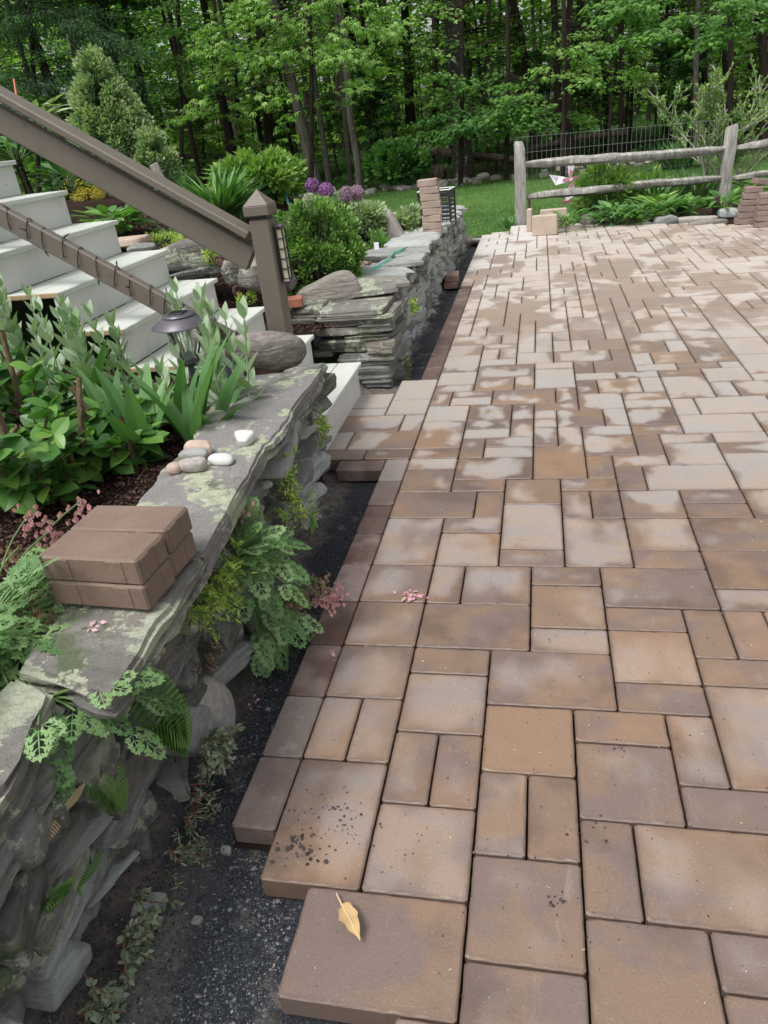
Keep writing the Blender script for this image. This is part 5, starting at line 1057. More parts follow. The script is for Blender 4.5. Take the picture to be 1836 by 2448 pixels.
# -- far bed
def onb(x, y, v):
    """where a sight line meets the planted slope, if it does so before the far side of the bed"""
    if v > 72 or v < 32: return hv(x, y, v)
    b = hT(x, y, T_bed, 24, 95); return b if b[2] < 12 and b[1] < 85 and b[1] > 27 else hv(x, y, v)
def bed(x, y): return hT(x, y, T_bed, 30, 300)
def shrub(name, label, cat, x, ytop, ybot, wpx, v, n, leaf, mat, T=LS, prof=None, clumps=90, group=None, core=True, seed=1, out=.75, thin=.0):
    """rounded or conical shrub: leaves grouped in clumps over its whole outline, twiggy inside"""
    rg = np.random.RandomState(seed); b = onb(x, ybot, v); v = b[1]; t = hv(x, ytop, v); H = t[2]-b[2]; R_ = wpx*depth(b)/FPX/2; pl_ = plant(name, label, cat, b, group)
    prof = prof or (lambda h: np.sqrt(np.clip(1-(2*h-1)**2, 0, 1))**.8)
    h = rg.rand(clumps*3); pr = prof(h); k_ = rg.rand(len(h)) < pr+.1; h = h[k_][:clumps]; a = rg.uniform(0, 6.28, len(h)); rr = prof(h)*R_*rg.uniform(.72, 1.08, len(h))
    C_ = np.column_stack([np.cos(a)*rr, np.sin(a)*rr, h*H]); N_ = nrm(np.column_stack([np.cos(a), np.sin(a), (h-.35)*1.6]))
    ci = rg.randint(0, len(h), n); cr_ = (R_+H/2)*.5/math.sqrt(clumps)*2.3; off = rdir(rg, n)*(rg.rand(n, 1)**.5)*cr_
    P = C_[ci]+off; D = nrm(N_[ci]*out+nrm(off)*.8+[0, 0, .25]); up = rdir(rg, n, .2, 1)
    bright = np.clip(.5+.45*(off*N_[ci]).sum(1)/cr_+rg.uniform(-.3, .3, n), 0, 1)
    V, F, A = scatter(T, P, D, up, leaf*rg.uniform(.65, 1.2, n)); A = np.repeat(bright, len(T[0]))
    link('foliage', mesh('foliage', V, F, M[mat], False, {'rnd': A}), pl_)
    g = G()
    for i in range(0, len(h), 3): tubes(g, [[[0, 0, 0], C_[i]*[.35, .35, .5], C_[i]]], (.10, .03), 4)
    V = np.concatenate(g.V); link('branches', mesh('branches', V, g.F, M['bark'], True), pl_)
    return pl_
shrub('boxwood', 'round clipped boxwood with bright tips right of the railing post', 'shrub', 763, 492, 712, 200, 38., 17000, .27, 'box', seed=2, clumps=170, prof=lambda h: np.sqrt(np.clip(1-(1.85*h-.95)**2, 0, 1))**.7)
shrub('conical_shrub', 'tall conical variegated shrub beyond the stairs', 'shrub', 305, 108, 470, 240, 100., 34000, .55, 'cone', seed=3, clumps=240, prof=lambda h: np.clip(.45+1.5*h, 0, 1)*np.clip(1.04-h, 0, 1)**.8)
shrub('side_shrub', 'lower offshoot of the tall conical shrub on its right side', 'shrub', 392, 315, 470, 85, 98., 6000, .55, 'cone', seed=4, clumps=60)
shrub('gold_shrub', 'small bright yellow thread leaved shrub behind the steps', 'shrub', 205, 420, 478, 84, 46., 3000, .34, 'gold', ND, seed=5, clumps=46)
shrub('peony', 'tall leafy peony with buds behind the grassy clump', 'plant', 615, 378, 475, 190, 56., 5200, .62, 'peony', LV, seed=6, clumps=60, out=.5)
for j, (x, yt, yb, w, v, lab) in enumerate(((795, 470, 560, 120, 50, 'variegated shrub under the purple flower heads'), (870, 495, 572, 110, 52, 'variegated shrub left of the standing stone'), (988, 505, 566, 78, 57, 'pale leaved shrub between the standing stone and the paver column'), (735, 500, 560, 60, 55, 'low variegated shrub just above the boxwood'), (925, 520, 560, 50, 58, 'small variegated bush directly behind the standing stone'))):
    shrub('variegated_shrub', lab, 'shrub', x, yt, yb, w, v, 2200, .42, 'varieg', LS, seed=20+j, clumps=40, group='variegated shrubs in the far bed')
shrub('feathery_plant', 'fine blue green feathery plant beside the white plant label', 'plant', 905, 560, 610, 44, 46, 1500, .30, 'hosta', ND, seed=30, clumps=24)
shrub('shade_bush', 'dark leafy bush at the edge of the wood left of the lawn', 'shrub', 955, 350, 425, 130, 165, 3000, 1.4, 'mapledark', DI, seed=31, clumps=50)
def blades(name, label, x, y, v, n, L_, seed, mat='blade', w=.035, spread=.8, cat='plant', group=None, R_=.4):
    rg = np.random.RandomState(seed); b = onb(x, y, v); pl_ = plant(name, label, cat, b, group); T = leafT(w*2.2, .1, .45, 6); a = rg.uniform(0, 6.28, n); s_ = rg.uniform(.05, spread, n)
    P = np.column_stack([np.cos(a)*R_*rg.rand(n), np.sin(a)*R_*rg.rand(n), np.zeros(n)]); D = np.column_stack([np.cos(a)*s_, np.sin(a)*s_, np.ones(n)]); up = np.column_stack([-np.cos(a), -np.sin(a), .2+0*a])
    V, F, A = scatter(T, P, D, -up*-1, L_*rg.uniform(.6, 1.1, n)); link('blades', mesh('blades', V, F, M[mat], False, {'rnd': A}), pl_); return pl_
blades('daylily', 'grassy daylily clump with arching blades behind the rail', 530, 530, 48, 260, 4.2, 1, spread=.95, R_=.9); blades('daylily', 'small upright grass clump just left of the post cap', 573, 545, 42, 60, 2.2, 2, spread=.4)
blades('iris_clump', 'iris blades behind the lower rail of the fence', 1560, 500, 92, 160, 3.6, 3, spread=.35, R_=3., mat='lily', w=.05); blades('iris_clump', 'iris blades beside the second fence post', 1665, 478, 96, 120, 3.6, 4, spread=.35, R_=2.4, mat='lily', w=.05)
blades('iris_clump', 'spiky blue green clump on the lawn edge seen under the top rail', 1620, 412, 150, 140, 6., 5, spread=.5, R_=2.5, mat='lily', w=.05)
blades('grass_tuft', 'thin grass tuft at the foot of the first fence post', 1218, 545, 84.5, 90, 1.5, 6, spread=.5, R_=1.5)
def hosta(name, label, x, y, v, n, L_, seed, mat='hosta', T=None, R_=.3, group=None, up=.5, cat='plant'):
    rg = np.random.RandomState(seed); b = onb(x, y, v); pl_ = plant(name, label, cat, b, group); a = rg.uniform(0, 6.28, n); r = R_*np.sqrt(rg.rand(n)); hgt = rg.uniform(.1, 1., n)
    P = np.column_stack([np.cos(a)*r, np.sin(a)*r, hgt*L_*.7]); D = np.column_stack([np.cos(a), np.sin(a), up*rg.uniform(-.4, 1.3, n)])
    V, F, A = scatter(T or LN, P, D, np.tile([0, 0, 1.], (n, 1))+rg.normal(size=(n, 3))*.15, L_*rg.uniform(.6, 1.1, n)); link('foliage', mesh('foliage', V, F, M[mat], False, {'rnd': A}), pl_)
    g = G()
    for i in range(0, n, 4): tubes(g, [[[P[i, 0]*.3, P[i, 1]*.3, -.2], P[i]]], .05, 4)
    link('stems', mesh('stems', np.concatenate(g.V), g.F, M['stem'], True), pl_); return pl_
hosta('leafy_perennial', 'broad leafy perennial beside the sixth step', 275, 560, 35, 90, 1.9, 1, R_=1.3, group='leafy perennials by the stairs'); hosta('leafy_perennial', 'leafy perennial behind the yellow shrub under the handrail', 165, 455, 46, 70, 2.0, 2, R_=1.3, mat='lily', group='leafy perennials by the stairs')
hosta('leafy_perennial', 'big leafy plant above the top step at the left edge', 35, 375, 42, 90, 2.3, 3, R_=1.6, mat='lily', group='leafy perennials by the stairs'); hosta('leafy_perennial', 'low leafy plant in the mulch left of the iron links', 400, 572, 34, 60, .8, 4, R_=.8, group='leafy perennials by the stairs')
hosta('leafy_perennial', 'leafy plant with light tips rising over the handrail at the far left', 90, 300, 60, 60, 2.2, 5, R_=1.8, mat='varieg', group='leafy perennials by the stairs'); hosta('peony', 'peony stems with pointed leaves above the lit shrubs', 560, 455, 60, 70, 2.3, 6, mat='peony', R_=1.6)
shrub('ground_cover', 'lime green ground cover at the edge of the mulch', 'plant', 380, 568, 600, 120, 33, 2600, .20, 'lime', ND, seed=41, clumps=50); shrub('seedling', 'lime green sprig rising from the mulch behind the hose', 'plant', 850, 645, 690, 28, 34, 260, .24, 'lime', LS, seed=42, clumps=10)
shrub('seedling', 'lime green sprig beside the hose on the wall top', 'plant', 930, 655, 668, 20, 38, 140, .24, 'lime', LS, seed=43, clumps=6); shrub('seedling', 'small green weed between boxwood and red brick', 'plant', 717, 690, 722, 34, 33, 300, .26, 'box', LS, seed=44, clumps=10)
shrub('seedling', 'lime weed at the foot of the iron links', 'plant', 590, 705, 722, 40, 27.6, 300, .2, 'lime', LS, seed=45, clumps=10); shrub('seedling', 'lime weed on the rocks beside the iron links', 'plant', 505, 600, 625, 24, 29, 200, .2, 'lime', LS, seed=46, clumps=8)
# dead straw
rg = np.random.RandomState(50); b = bed(865, 632); st = plant('dried_stalks', 'pale dried stalks lying right of the boxwood', 'dead stalks', b); n = 110; d = rdir(rg, n, -.1, .6)
V, F, A = scatter(leafT(.05, .1, .3, 4), rg.normal(size=(n, 3))*[.9, .9, .15]+[0, 0, .3], d, rdir(rg, n, .3, 1), rg.uniform(.6, 1.5, n)); link('stalks', mesh('stalks', V, F, M['straw'], False, {'rnd': A}), st)
# alliums
def allium(x, y, r_px, v, mat, label, ybase=560):
    rg = np.random.RandomState(int(x)); c = hv(x, y, v); r = r_px*depth(c)/FPX; b = np.array([c[0]+.1, c[1], hv(x, ybase, v)[2]]); pl_ = plant('allium', label, 'flower', b, 'allium flower heads'); n = 420; N_ = rdir(rg, n)
    out = [scatter(diamondT(.5), c-b+N_*r*rg.uniform(.75, 1.0, (n, 1)), N_*.5+rdir(rg, n), N_, r*.34) for _ in range(2)]
    link('flower_head', leafmesh('flower_head', out, M[mat]), pl_); g = G(); tubes(g, [[[0, 0, 0], (c-b)*.5+[.06, 0, 0], c-b]], .045, 5)
    for i in range(0, 120, 2): tubes(g, [[c-b, c-b+N_[i]*r*.8]], .010, 3)
    link('stalk', mesh('stalk', np.concatenate(g.V), g.F, M['stem'], True), pl_)
allium(746, 443, 15, 50, 'purple', 'deep purple allium head, leftmost and highest'); allium(780, 456, 17, 50, 'purple', 'purple allium head right of the deepest one'); allium(827, 464, 16, 50, 'mauve', 'fading mauve allium head on the left of the touching pair')
allium(852, 462, 17, 51, 'mauve', 'fading mauve allium head on the right of the touching pair'); allium(740, 478, 15, 49, 'palegreen', 'faded greenish allium head below the purple ones')
# fence bed plants
for j, (x, y, v, n, L_, mt, lab) in enumerate(((1360, 535, 76, 70, 1.5, 'hosta', 'light green leafy plant right of the upright pavers'), (1470, 530, 78, 110, 2.0, 'lily', 'dense leafy plant in the middle of the fence bed'), (1530, 528, 77, 90, 1.8, 'hosta', 'bright leafy plant in front of the dark stakes'), (1590, 520, 79, 110, 2.1, 'hosta', 'bright spreading plant right of the dark stakes'),
     (1640, 510, 80, 90, 2.0, 'hosta', 'leafy plant left of the second fence post'), (1730, 500, 80, 80, 1.8, 'hosta', 'low leafy plant in front of the second fence post'), (1560, 505, 84, 80, 2.0, 'peony', 'leafy plant behind the bright ones in the fence bed'), (1800, 470, 92, 60, 2.0, 'peony', 'leafy clump behind the paver columns'))):
    hosta('bed_plant', lab, x, y, v, n, L_, 60+j, mt, R_=1.6, group='leafy plants along the fence')
shrub('fence_shrub', 'leafy bush behind the pinwheel with light tips', 'shrub', 1445, 405, 530, 110, 90, 5200, .75, 'peony', LN, seed=70, clumps=70, group=None); shrub('fence_shrub', 'small bush with pale shoots behind the lower rail', 'shrub', 1545, 415, 500, 60, 96, 900, .75, 'peony', LN, seed=71, clumps=24)
# small tree on the right
tb = hv(1725, 485, 97.); tr = thing('ornamental_tree', 'small many stemmed tree with pale branches and sparse new leaves', 'tree', tuple(tb)); rg = np.random.RandomState(8); g = G(); P = []; D = []
def grow(p, d, L_, r, lev):
    n = 6; Q = [np.array(p)]; d = nrm(np.array(d))
    for i in range(n): d = nrm(d+rg.normal(size=3)*.13+[0, 0, .03]); Q.append(Q[-1]+d*L_/n)
    Q = np.array(Q); tubes(g, [Q], (max(r, .07), max(.05, r*.6)), 6 if lev < 2 else 4)
    if lev >= 1:
        for i in range(int(L_*(6 if lev > 1 else 2))): t = rg.uniform(.15, 1); q = Q[min(n, int(t*n))]; P.append(q+rg.normal(size=3)*.12); D.append(d+rdir(rg, 1)[0]*1.2)
    if lev < 3:
        for k_ in range([3, 4, 4][lev]):
            t = rg.uniform(.35, 1.) if k_ else 1.; q = Q[int(t*n)]; grow(q, d+rdir(rg, 1, -.1, .6)[0]*.85, L_*rg.uniform(.5, .72), r*.55, lev+1)
for sx, sy, sz in ((-.75, -.1, 1), (-.1, .1, 1), (.45, -.1, 1), (.9, .1, .9), (-.35, .3, 1.), (.15, -.3, 1.)): grow(tb+[sx*.5, 0, 0], [sx, sy, sz*1.3], 8.0, .20, 0)
stems_part(tr, 'trunk', g, M['twigpale']); P = np.array(P); leaves_part(tr, 'crown', [scatter(LS, P, np.array(D), rdir(rg, len(P), .1, 1), rg.uniform(.28, .6, len(P)))], M['peony'])
# fallen petals
def petals(x, y, z, n, s_, label, sz=.17):
    rg = np.random.RandomState(int(x)); p = hz(x, y, z); pl_ = thing('fallen_petals', label, 'petals', tuple(p), 'fallen pink petals'); out = scatter(diamondT(.5), rg.normal(size=(n, 3))*[s_, s_, .02]+[0, 0, .05], rdir(rg, n, -.1, .3), rdir(rg, n, .5, 1), rg.uniform(.6, 1.2, n)*sz); link('petals', leafmesh('petals', [out], M['pink']), pl_)
petals(983, 1430, .0, 30, .14, 'wilted pink flower spray dropped on the patio', .2); petals(795, 1567, -.0, 6, .06, 'pink petals on the dark edging brick'); petals(770, 1290+150, -.5, 6, .1, 'pink petals on the stone dust below the drooping spray'); petals(235, 1502, 4.93, 6, .10, 'pink petals on the capstone below the paver pile'); petals(605, 1685, -.55, 5, .08, 'single pink petals on the stone dust by the edging')
# ---------------------------------------------------------------- the wood
def trunk_geo(b, t, r, seed, bend=.25, top=78.):
    b = np.array(b, float); t = np.array(t, float); d = (t-b)/max(.1, (t[2]-b[2])); n = 12; zz = np.linspace(0, top, n); w = wave(seed, 18.)
    P = np.array([b+d*z for z in zz])-b; P[:, 0] += bend*w(P+[seed, 0, 0])*np.minimum(zz/12, 1); P[:, 1] += bend*w(P+[0, seed, 5])*np.minimum(zz/12, 1); P[0, 2] -= 1.
    rr = r*(1-.55*zz/top); rr[0] *= 1.5; P = np.insert(P, 1, P[0]+(P[1]-P[0])*.25, 0); rr = np.insert(rr, 1, r*1.08); return P, rr
def crown_mesh(seed, R_, z0, z1, nsp, per, leaf, mat, T, canopy=True, droop=.25, flat=.22):
    """limbs with flat drooping leaf sprays between z0 and z1, heavier clumps higher up; returns leaf mesh and limb mesh"""
    rg = np.random.RandomState(seed); P = []; D = []; U = []; Z = []; g = G()
    for i in range(nsp):
        a = rg.uniform(0, 6.28); z = z0+(z1-z0)*rg.rand()**.9; L_ = R_*rg.uniform(.45, 1.)*(1-.3*(z-z0)/(z1-z0)); d = np.array([math.cos(a), math.sin(a), rg.uniform(.0, .35)])
        Q = arc([0, 0, z], d, L_, rg.uniform(.05, droop), 7); tubes(g, [Q], (.16, .03), 4)
        for k_ in range(per):
            t = rg.uniform(.3, 1.05); q = np.array([np.interp(t, np.linspace(0, 1, 7), Q[:, c_]) for c_ in range(3)]); b = rg.uniform(0, 6.28); ww = L_*.30*(1.2-t*.6)*math.sqrt(rg.rand())
            P.append(q+[math.cos(b)*ww, math.sin(b)*ww, rg.normal()*flat*1.6-.05*ww*ww*.3]); D.append([math.cos(b)+math.cos(a), math.sin(b)+math.sin(a), rg.uniform(-.6, .1)]); U.append([rg.uniform(-.35, .35), rg.uniform(-.35, .35), 1]); Z.append(leaf*rg.uniform(.65, 1.2))
    out = [scatter(T, P, D, np.array(U), np.array(Z))]
    if canopy:
        n = 1500; c = rdir(rg, 26)*[R_*1.25, R_*1.25, 13.]+[0, 0, 74]; ci = rg.randint(0, 26, n); out.append(scatter(DI, c[ci]+rdir(rg, n)*rg.rand(n, 1)**.4*8., rdir(rg, n, -.5, .3), rdir(rg, n, .4, 1), rg.uniform(2.5, 4.5, n)))
    return leafmesh('crown', out, M[mat]), mesh('limbs', np.concatenate(g.V), g.F, M['bark'], True)
CR = [crown_mesh(1, 20, 20, 62, 40, 64, 1.05, 'maple', MP), crown_mesh(2, 18, 24, 62, 38, 64, 1.1, 'maple', MP), crown_mesh(3, 20, 16, 60, 40, 64, 1.15, 'mapledark', MP), crown_mesh(4, 22, 26, 62, 40, 64, 1.05, 'bright', MP)]
YM = [crown_mesh(11, 11, 4, 26, 34, 90, .95, 'maple', MP, False), crown_mesh(12, 12, 6, 30, 36, 90, 1.0, 'mapledark', MP, False), crown_mesh(13, 10, 5, 24, 32, 80, 1.0, 'bright', MP, False), crown_mesh(14, 13, 8, 40, 36, 90, 1.05, 'bright', MP, False, .35)]
rg = np.random.RandomState(31)
def tree(label, xb, yb, xt, yt, wpx, v, bark, crown=None, group='trees of the wood', seed=None, top=80., cz=1., cs=1., bend=.4):
    b = hv(xb, yb, v); b[2] = float(T_lawn(b[0], b[1])) if v > 100 else b[2]; t = hv(xt, yt, v); r = wpx*depth(b)/FPX/2; seed = seed or int(xb*7+v)
    o = thing('forest_tree', label, 'tree', tuple(b), group); P, rr = trunk_geo(b, t, r, seed, bend, top); V, F = tube(P, rr, 9 if r > 1 else 7, True, .07, seed)
    link('trunk', mesh('trunk', V, F, M[bark], True, {'rnd': np.full(len(V), .5)}), o)
    if crown is not None:
        d = (t-b)/max(.1, t[2]-b[2]); off = d*30; off[2] = 0
        for nm, me in zip(('crown', 'limbs'), crown):
            c = link(nm, me, o, (off[0], off[1], 0), (0, 0, rg.uniform(0, 6.28))); c.scale = (cs, cs, cz)
    return o
tr_list = [ # label, xb, yb, xt, yt, width px, v, bark, crown
 ('dark trunk leaning right at the far left, in front of the others', 212, 350, 45, 0, 26, 150, 'bark', 2), ('thin dark trunk left of the leaning one', 100, 270, 22, 20, 14, 175, 'bark', None), ('dark straight trunk behind the handrail', 215, 350, 168, 0, 22, 190, 'bark', 1),
 ('thick black trunk above the conical shrub', 315, 380, 232, 0, 40, 200, 'bark', 0), ('dark trunk just right of the conical shrub top', 372, 350, 310, 50, 20, 205, 'bark', 2), ('slender trunk forking low beside the shaded lawn', 478, 428, 405, 50, 14, 185, 'bark', None),
 ('dark straight trunk left of the drooping bright leaves', 565, 390, 488, 0, 23, 210, 'bark', 1), ('thin dark trunk beside a thicker dark one', 580, 380, 552, 30, 13, 215, 'bark', None), ('brown trunk behind the peony', 648, 380, 622, 60, 27, 215, 'bark', None),
 ('brown ridged trunk leaning left under the bright leaves', 762, 436, 668, 60, 27, 165, 'barkgrey', 3), ('slim grey trunk beside the brown ridged one', 786, 425, 755, 200, 14, 175, 'barkgrey', None), ('thin grey trunk between two leaning ones', 836, 420, 800, 0, 12, 180, 'barkgrey', None),
 ('pale grey crooked trunk right of the brown ridged one', 860, 442, 833, 180, 18, 163, 'barkgrey', None), ('dark trunk at the top middle left of the largest one', 982, 350, 968, 0, 22, 230, 'bark', 0), ('thin trunk left of the largest one', 994, 345, 980, 100, 12, 240, 'bark', None),
 ('narrow dark trunk near the largest one on its left', 1030, 352, 1044, 0, 11, 220, 'bark', None), ('largest trunk of the wood with pale lichen flecks', 1108, 415, 1078, 0, 50, 172, 'barklich', 1), ('thin crooked sapling right of the largest trunk', 1170, 395, 1156, 0, 8, 178, 'bark', None),
 ('dark curved trunk behind the first fence post', 1282, 378, 1245, 150, 20, 205, 'bark', 2), ('straight black trunk above the pinwheel, left of a twin', 1338, 375, 1324, 0, 19, 200, 'bark', None), ('straight black trunk above the pinwheel, right of a twin', 1360, 375, 1362, 0, 18, 198, 'bark', 0),
 ('thin dark trunk, left of a close trio behind the wire mesh', 1482, 370, 1486, 100, 12, 205, 'bark', None), ('thin dark trunk in the middle of the close trio', 1496, 370, 1500, 100, 8, 212, 'bark', None), ('thin dark trunk, right of the close trio', 1508, 370, 1516, 100, 9, 214, 'bark', 2),
 ('thin curving trunk behind the wire mesh', 1455, 370, 1440, 120, 8, 190, 'bark', None), ('grey trunk behind the ornamental tree', 1664, 365, 1672, 100, 14, 190, 'barkgrey', None), ('dark trunk at the top right above the ornamental tree', 1690, 350, 1684, 0, 16, 220, 'bark', 1),
 ('broad dark trunk near the top right corner', 1742, 350, 1734, 0, 24, 210, 'bark', None), ('dark trunk at the right edge of view', 1832, 340, 1826, 0, 22, 190, 'bark', 3), ('thin trunk left of the broad top right one', 1600, 350, 1592, 30, 9, 230, 'bark', 0)]
for (lab, xb, yb, xt, yt, w, v, bk, cr_) in tr_list:
    tree(lab, xb, yb, xt, yt, w, v, bk, CR[cr_] if cr_ is not None else None, bend=.5 if 'crooked' not in lab and 'curv' not in lab else 1.6)
# further trees, deeper in
def place(o, x, y, s_=1., rz=0.): o.location = (x*S, y*S, float(T_lawn(x, y))*S); o.rotation_euler.z = rz; o.scale = (s_, s_, s_)
LM = [(20, 'the pine boughs'), (110, 'the orange stake'), (190, 'the leaning dark trunk'), (300, 'the conical shrub'), (392, 'the offshoot of the conical shrub'), (470, 'the low forking trunk'), (560, 'the drooping five-fingered leaves'), (640, 'the peony'), (700, 'the teal stake'), (762, 'the brown ridged trunk'), (850, 'the pale crooked trunk'), (930, 'the standing stone'), (1000, 'the paver column'), (1050, 'the uprooted stump'), (1108, 'the largest trunk'), (1170, 'the crooked sapling'), (1233, 'the first fence post'), (1340, 'the pinwheel'), (1440, 'the bush behind the pinwheel'), (1495, 'the close trio of trunks'), (1560, 'the iris blades'), (1620, 'the spiky clump on the lawn'), (1690, 'the ornamental tree'), (1738, 'the second fence post'), (1820, 'the paver columns')]
used_ = set()
def unique(x, words, noun):
    lm = min(LM, key=lambda q: abs(q[0]-x)); side = 'left of' if x < lm[0]-12 else ('right of' if x > lm[0]+12 else 'behind')
    for w_ in words:
        for sd_ in (side, 'beyond', 'above'):
            t = '%s %s %s %s' % (w_, noun, sd_, lm[1])
            if t not in used_: used_.add(t); return t
    return t
def xy_at(x, v): p = hv(x, 340, v); return p[0], p[1]
protos = []; k_ = 0
for v in (222, 255):
    n = {222: 7, 255: 9}[v]
    for i in range(n):
        x = -60+2000*(i+rg.uniform(.2, .8))/n
        if k_ < 4:
            o = tree('x', 1000, 350, 1000+8*k_, 0, 7+3*k_, 230, 'bark', CR[k_], 'slender trees deeper in the wood', seed=900+k_); protos.append(o)
        else: o = copy_tree(protos[k_ % 4])
        o['label'] = unique(x, ['slender dark tree', 'thin straight tree', 'slim shaded tree'], 'standing deep in the wood'); place(o, *xy_at(x, v*rg.uniform(.97, 1.04)), rg.uniform(.8, 1.3), rg.uniform(0, 6.28)); k_ += 1
yo = []
for k_ in range(4):
    b = np.array([0, 200., T_lawn(0, 200.)]); o = thing('young_maple', 'x', 'tree', tuple(b), 'young maples under the tall trees'); V, F = tube(arc([0, 0, -1], [.06, .03, 1], 36, 0, 8)+wave(k_, 9.)(arc([0, 0, 0], [0, 0, 1], 36, 0, 8))[:, None]*[.7, .5, 0], np.linspace(.34, .05, 8), 6); link('trunk', mesh('trunk', V, F, M['bark'], True), o)
    for nm, me in zip(('crown', 'limbs'), YM[k_]): link(nm, me, o)
    yo.append(o)
spots = [(150, 175, 1), (470, 210, 2), (600, 205, 3), (800, 215, 0), (905, 215, 1), (1010, 215, 2), (1185, 185, 0), (1270, 215, 1), (1410, 210, 0), (1560, 212, 3), (1640, 205, 1), (1790, 195, 2), (-60, 190, 0), (1890, 210, 1)]
for v in (245, 290):
    for i in range(9): spots.append((-80+2000*(i+rg.uniform(.15, .85))/9, v*rg.uniform(.95, 1.05), rg.randint(4)))
first = [True]*4
adj = {0: ['mid green', 'leafy green'], 1: ['dark leaved', 'deep green'], 2: ['bright leaved', 'light green'], 3: ['tall bright', 'yellow green']}
for (x, v, t) in spots:
    if first[t]: o = yo[t]; first[t] = False
    else: o = copy_tree(yo[t])
    o['label'] = unique(x, adj[t], 'young maple with layered sprays'); place(o, *xy_at(x, v), rg.uniform(.8, 1.2), rg.uniform(0, 6.28))
# past these the wood reads as one mass: trunks and leaf layers together
gd = G(); LP = []
for i in range(75):
    v = rg.uniform(320, 560); x = rg.uniform(-300, 2100); p = hv(x, 340, v); z0 = float(T_lawn(p[0], p[1])); gd.add(*tube([[p[0], p[1], z0-1], [p[0]+rg.uniform(-6, 6), p[1], z0+60], [p[0]+rg.uniform(-9, 9), p[1], z0+130]], [rg.uniform(.8, 2.2), .9, .7], 6, False))
    for j in range(14): c = np.array([p[0]+rg.normal()*16, p[1]+rg.normal()*14, z0+rg.uniform(6, 120)]); LP.append((c, rg.uniform(5, 12)))
o = gd.obj('deep_wood_trunks', M['bark'], None, (0, 0, 0)); tag(o, 'dark trunks of the deep wood behind the nearer trees', None, None, 'stuff')
P = []
for c, r_ in LP: m = int(r_*12); P.append(c+rdir(rg, m)*[r_, r_, r_*.22]*np.sqrt(rg.rand(m, 1)))
P = np.concatenate(P); n = len(P); V, F, A = scatter(DI, P, rdir(rg, n, -.7, .1), rdir(rg, n, .5, 1), rg.uniform(1.0, 2.2, n)); tag(link('deep_wood_leaves', mesh('deep_wood_leaves', V, F, M['farleaf'], False, {'rnd': A*.8})), 'layered leaves of the deep wood', None, None, 'stuff')
# bright nearer sprays that hang in front of the dark wood
def sprays(name, label, v, items, T, mat, leaf, seed, per=60, group=None, bark='bark'):
    """items: (x, y, length px, direction degrees on the picture plane) of each leafy twig of one tree, joined by limbs to its trunk"""
    rg = np.random.RandomState(seed); x0, y0 = items[0][:2]; tb_ = hv(x0, 430, v); tb_[2] = float(T_lawn(*tb_[:2])); o = thing(name, label, 'tree', tuple(tb_), group); g = G(); P = []; D = []; U = []; tt = hv(x0, -150, v)
    tubes(g, [[tb_, (tb_+tt)/2+[.4, 0, 0], tt]], (.55, .35), 7)
    for (x, y, Lp, dg) in items:
        vv = v*rg.uniform(.94, 1.04); q = hv(x, y, vv); L_ = Lp*depth(q)/FPX; a = math.radians(dg); d = nrm(AR*math.cos(a)+np.array([0, 0, 1.])*math.sin(a)+np.array([0, 1., 0])*rg.uniform(-.4, .4)); Q = arc(q, d, L_, .25, 7)
        k_ = tb_+(tt-tb_)*np.clip((q[2]+rg.uniform(2, 5)-tb_[2])/(tt[2]-tb_[2]), .1, 1); tubes(g, [[k_, (k_+q)/2+[0, 0, .8], q]], (.07, .05), 4); tubes(g, [Q], (.07, .02), 4)
        n = int(per*max(.5, Lp/80)); t = rg.uniform(0, 1.05, n); qq = np.stack([np.interp(t, np.linspace(0, 1, 7), Q[:, c_]) for c_ in range(3)], 1); b = rg.uniform(0, 6.28, n); ww = L_*.26*np.sqrt(rg.rand(n)); P.append(qq+np.stack([np.cos(b)*ww, np.sin(b)*ww, rg.normal(size=n)*.35-.04*ww**2], 1)); D.append(np.stack([np.cos(b)+d[0], np.sin(b)+d[1], rg.uniform(-1.1, -.1, n)], 1)); U.append(np.stack([rg.uniform(-.4, .4, n), rg.uniform(-.6, .1, n), np.ones(n)], 1))
    P = np.concatenate(P); leaves_part(o, 'crown', [scatter(T, P, np.concatenate(D), np.concatenate(U), leaf*rg.uniform(.7, 1.25, len(P)))], M[mat]); stems_part(o, 'trunk', g, M[bark])
def fivT():
    V = []; F = []; LT = leafT(.42, .06, .25, 2)
    for a, l, o in ((0, 1., .3), (.75, .8, .3), (-.75, .8, .3), (1.5, .55, .15), (-1.5, .55, .15)):
        c, s_ = math.cos(a), math.sin(a); b = len(V); V += [((x*l*c-y*l*s_)*.75+o*.6, (x*l*s_+y*l*c)*.75, z*l-.1*abs(a)) for x, y, z in LT[0]]; F += [tuple(i+b for i in f) for f in LT[1]]
    return np.array(V, float), np.array(F)
FV = fivT()
r2 = np.random.RandomState(9)
it = [(735, 60, 80, 200)]+[(r2.uniform(520, 880), r2.uniform(-20, 130), r2.uniform(50, 100), r2.choice([200, 340, 180, 0])) for _ in range(40)]+[(700, 225, 90, 190), (760, 240, 80, 10), (800, 215, 90, 15), (720, 260, 70, 200), (830, 195, 60, 20), (560, 120, 70, 200), (520, 170, 60, 200), (500, 230, 60, 190), (590, 215, 60, 350), (480, 260, 50, 190), (540, 250, 50, 10), (640, 110, 80, 220), (620, 180, 60, 340), (520, 60, 60, 180), (470, 270, 60, 180), (860, 130, 60, 340), (890, 60, 60, 0)]
sprays('hickory', 'bright green tree with drooping five-fingered leaves left of centre', 142, it, FV, 'bright', 1.35, 3, 34)
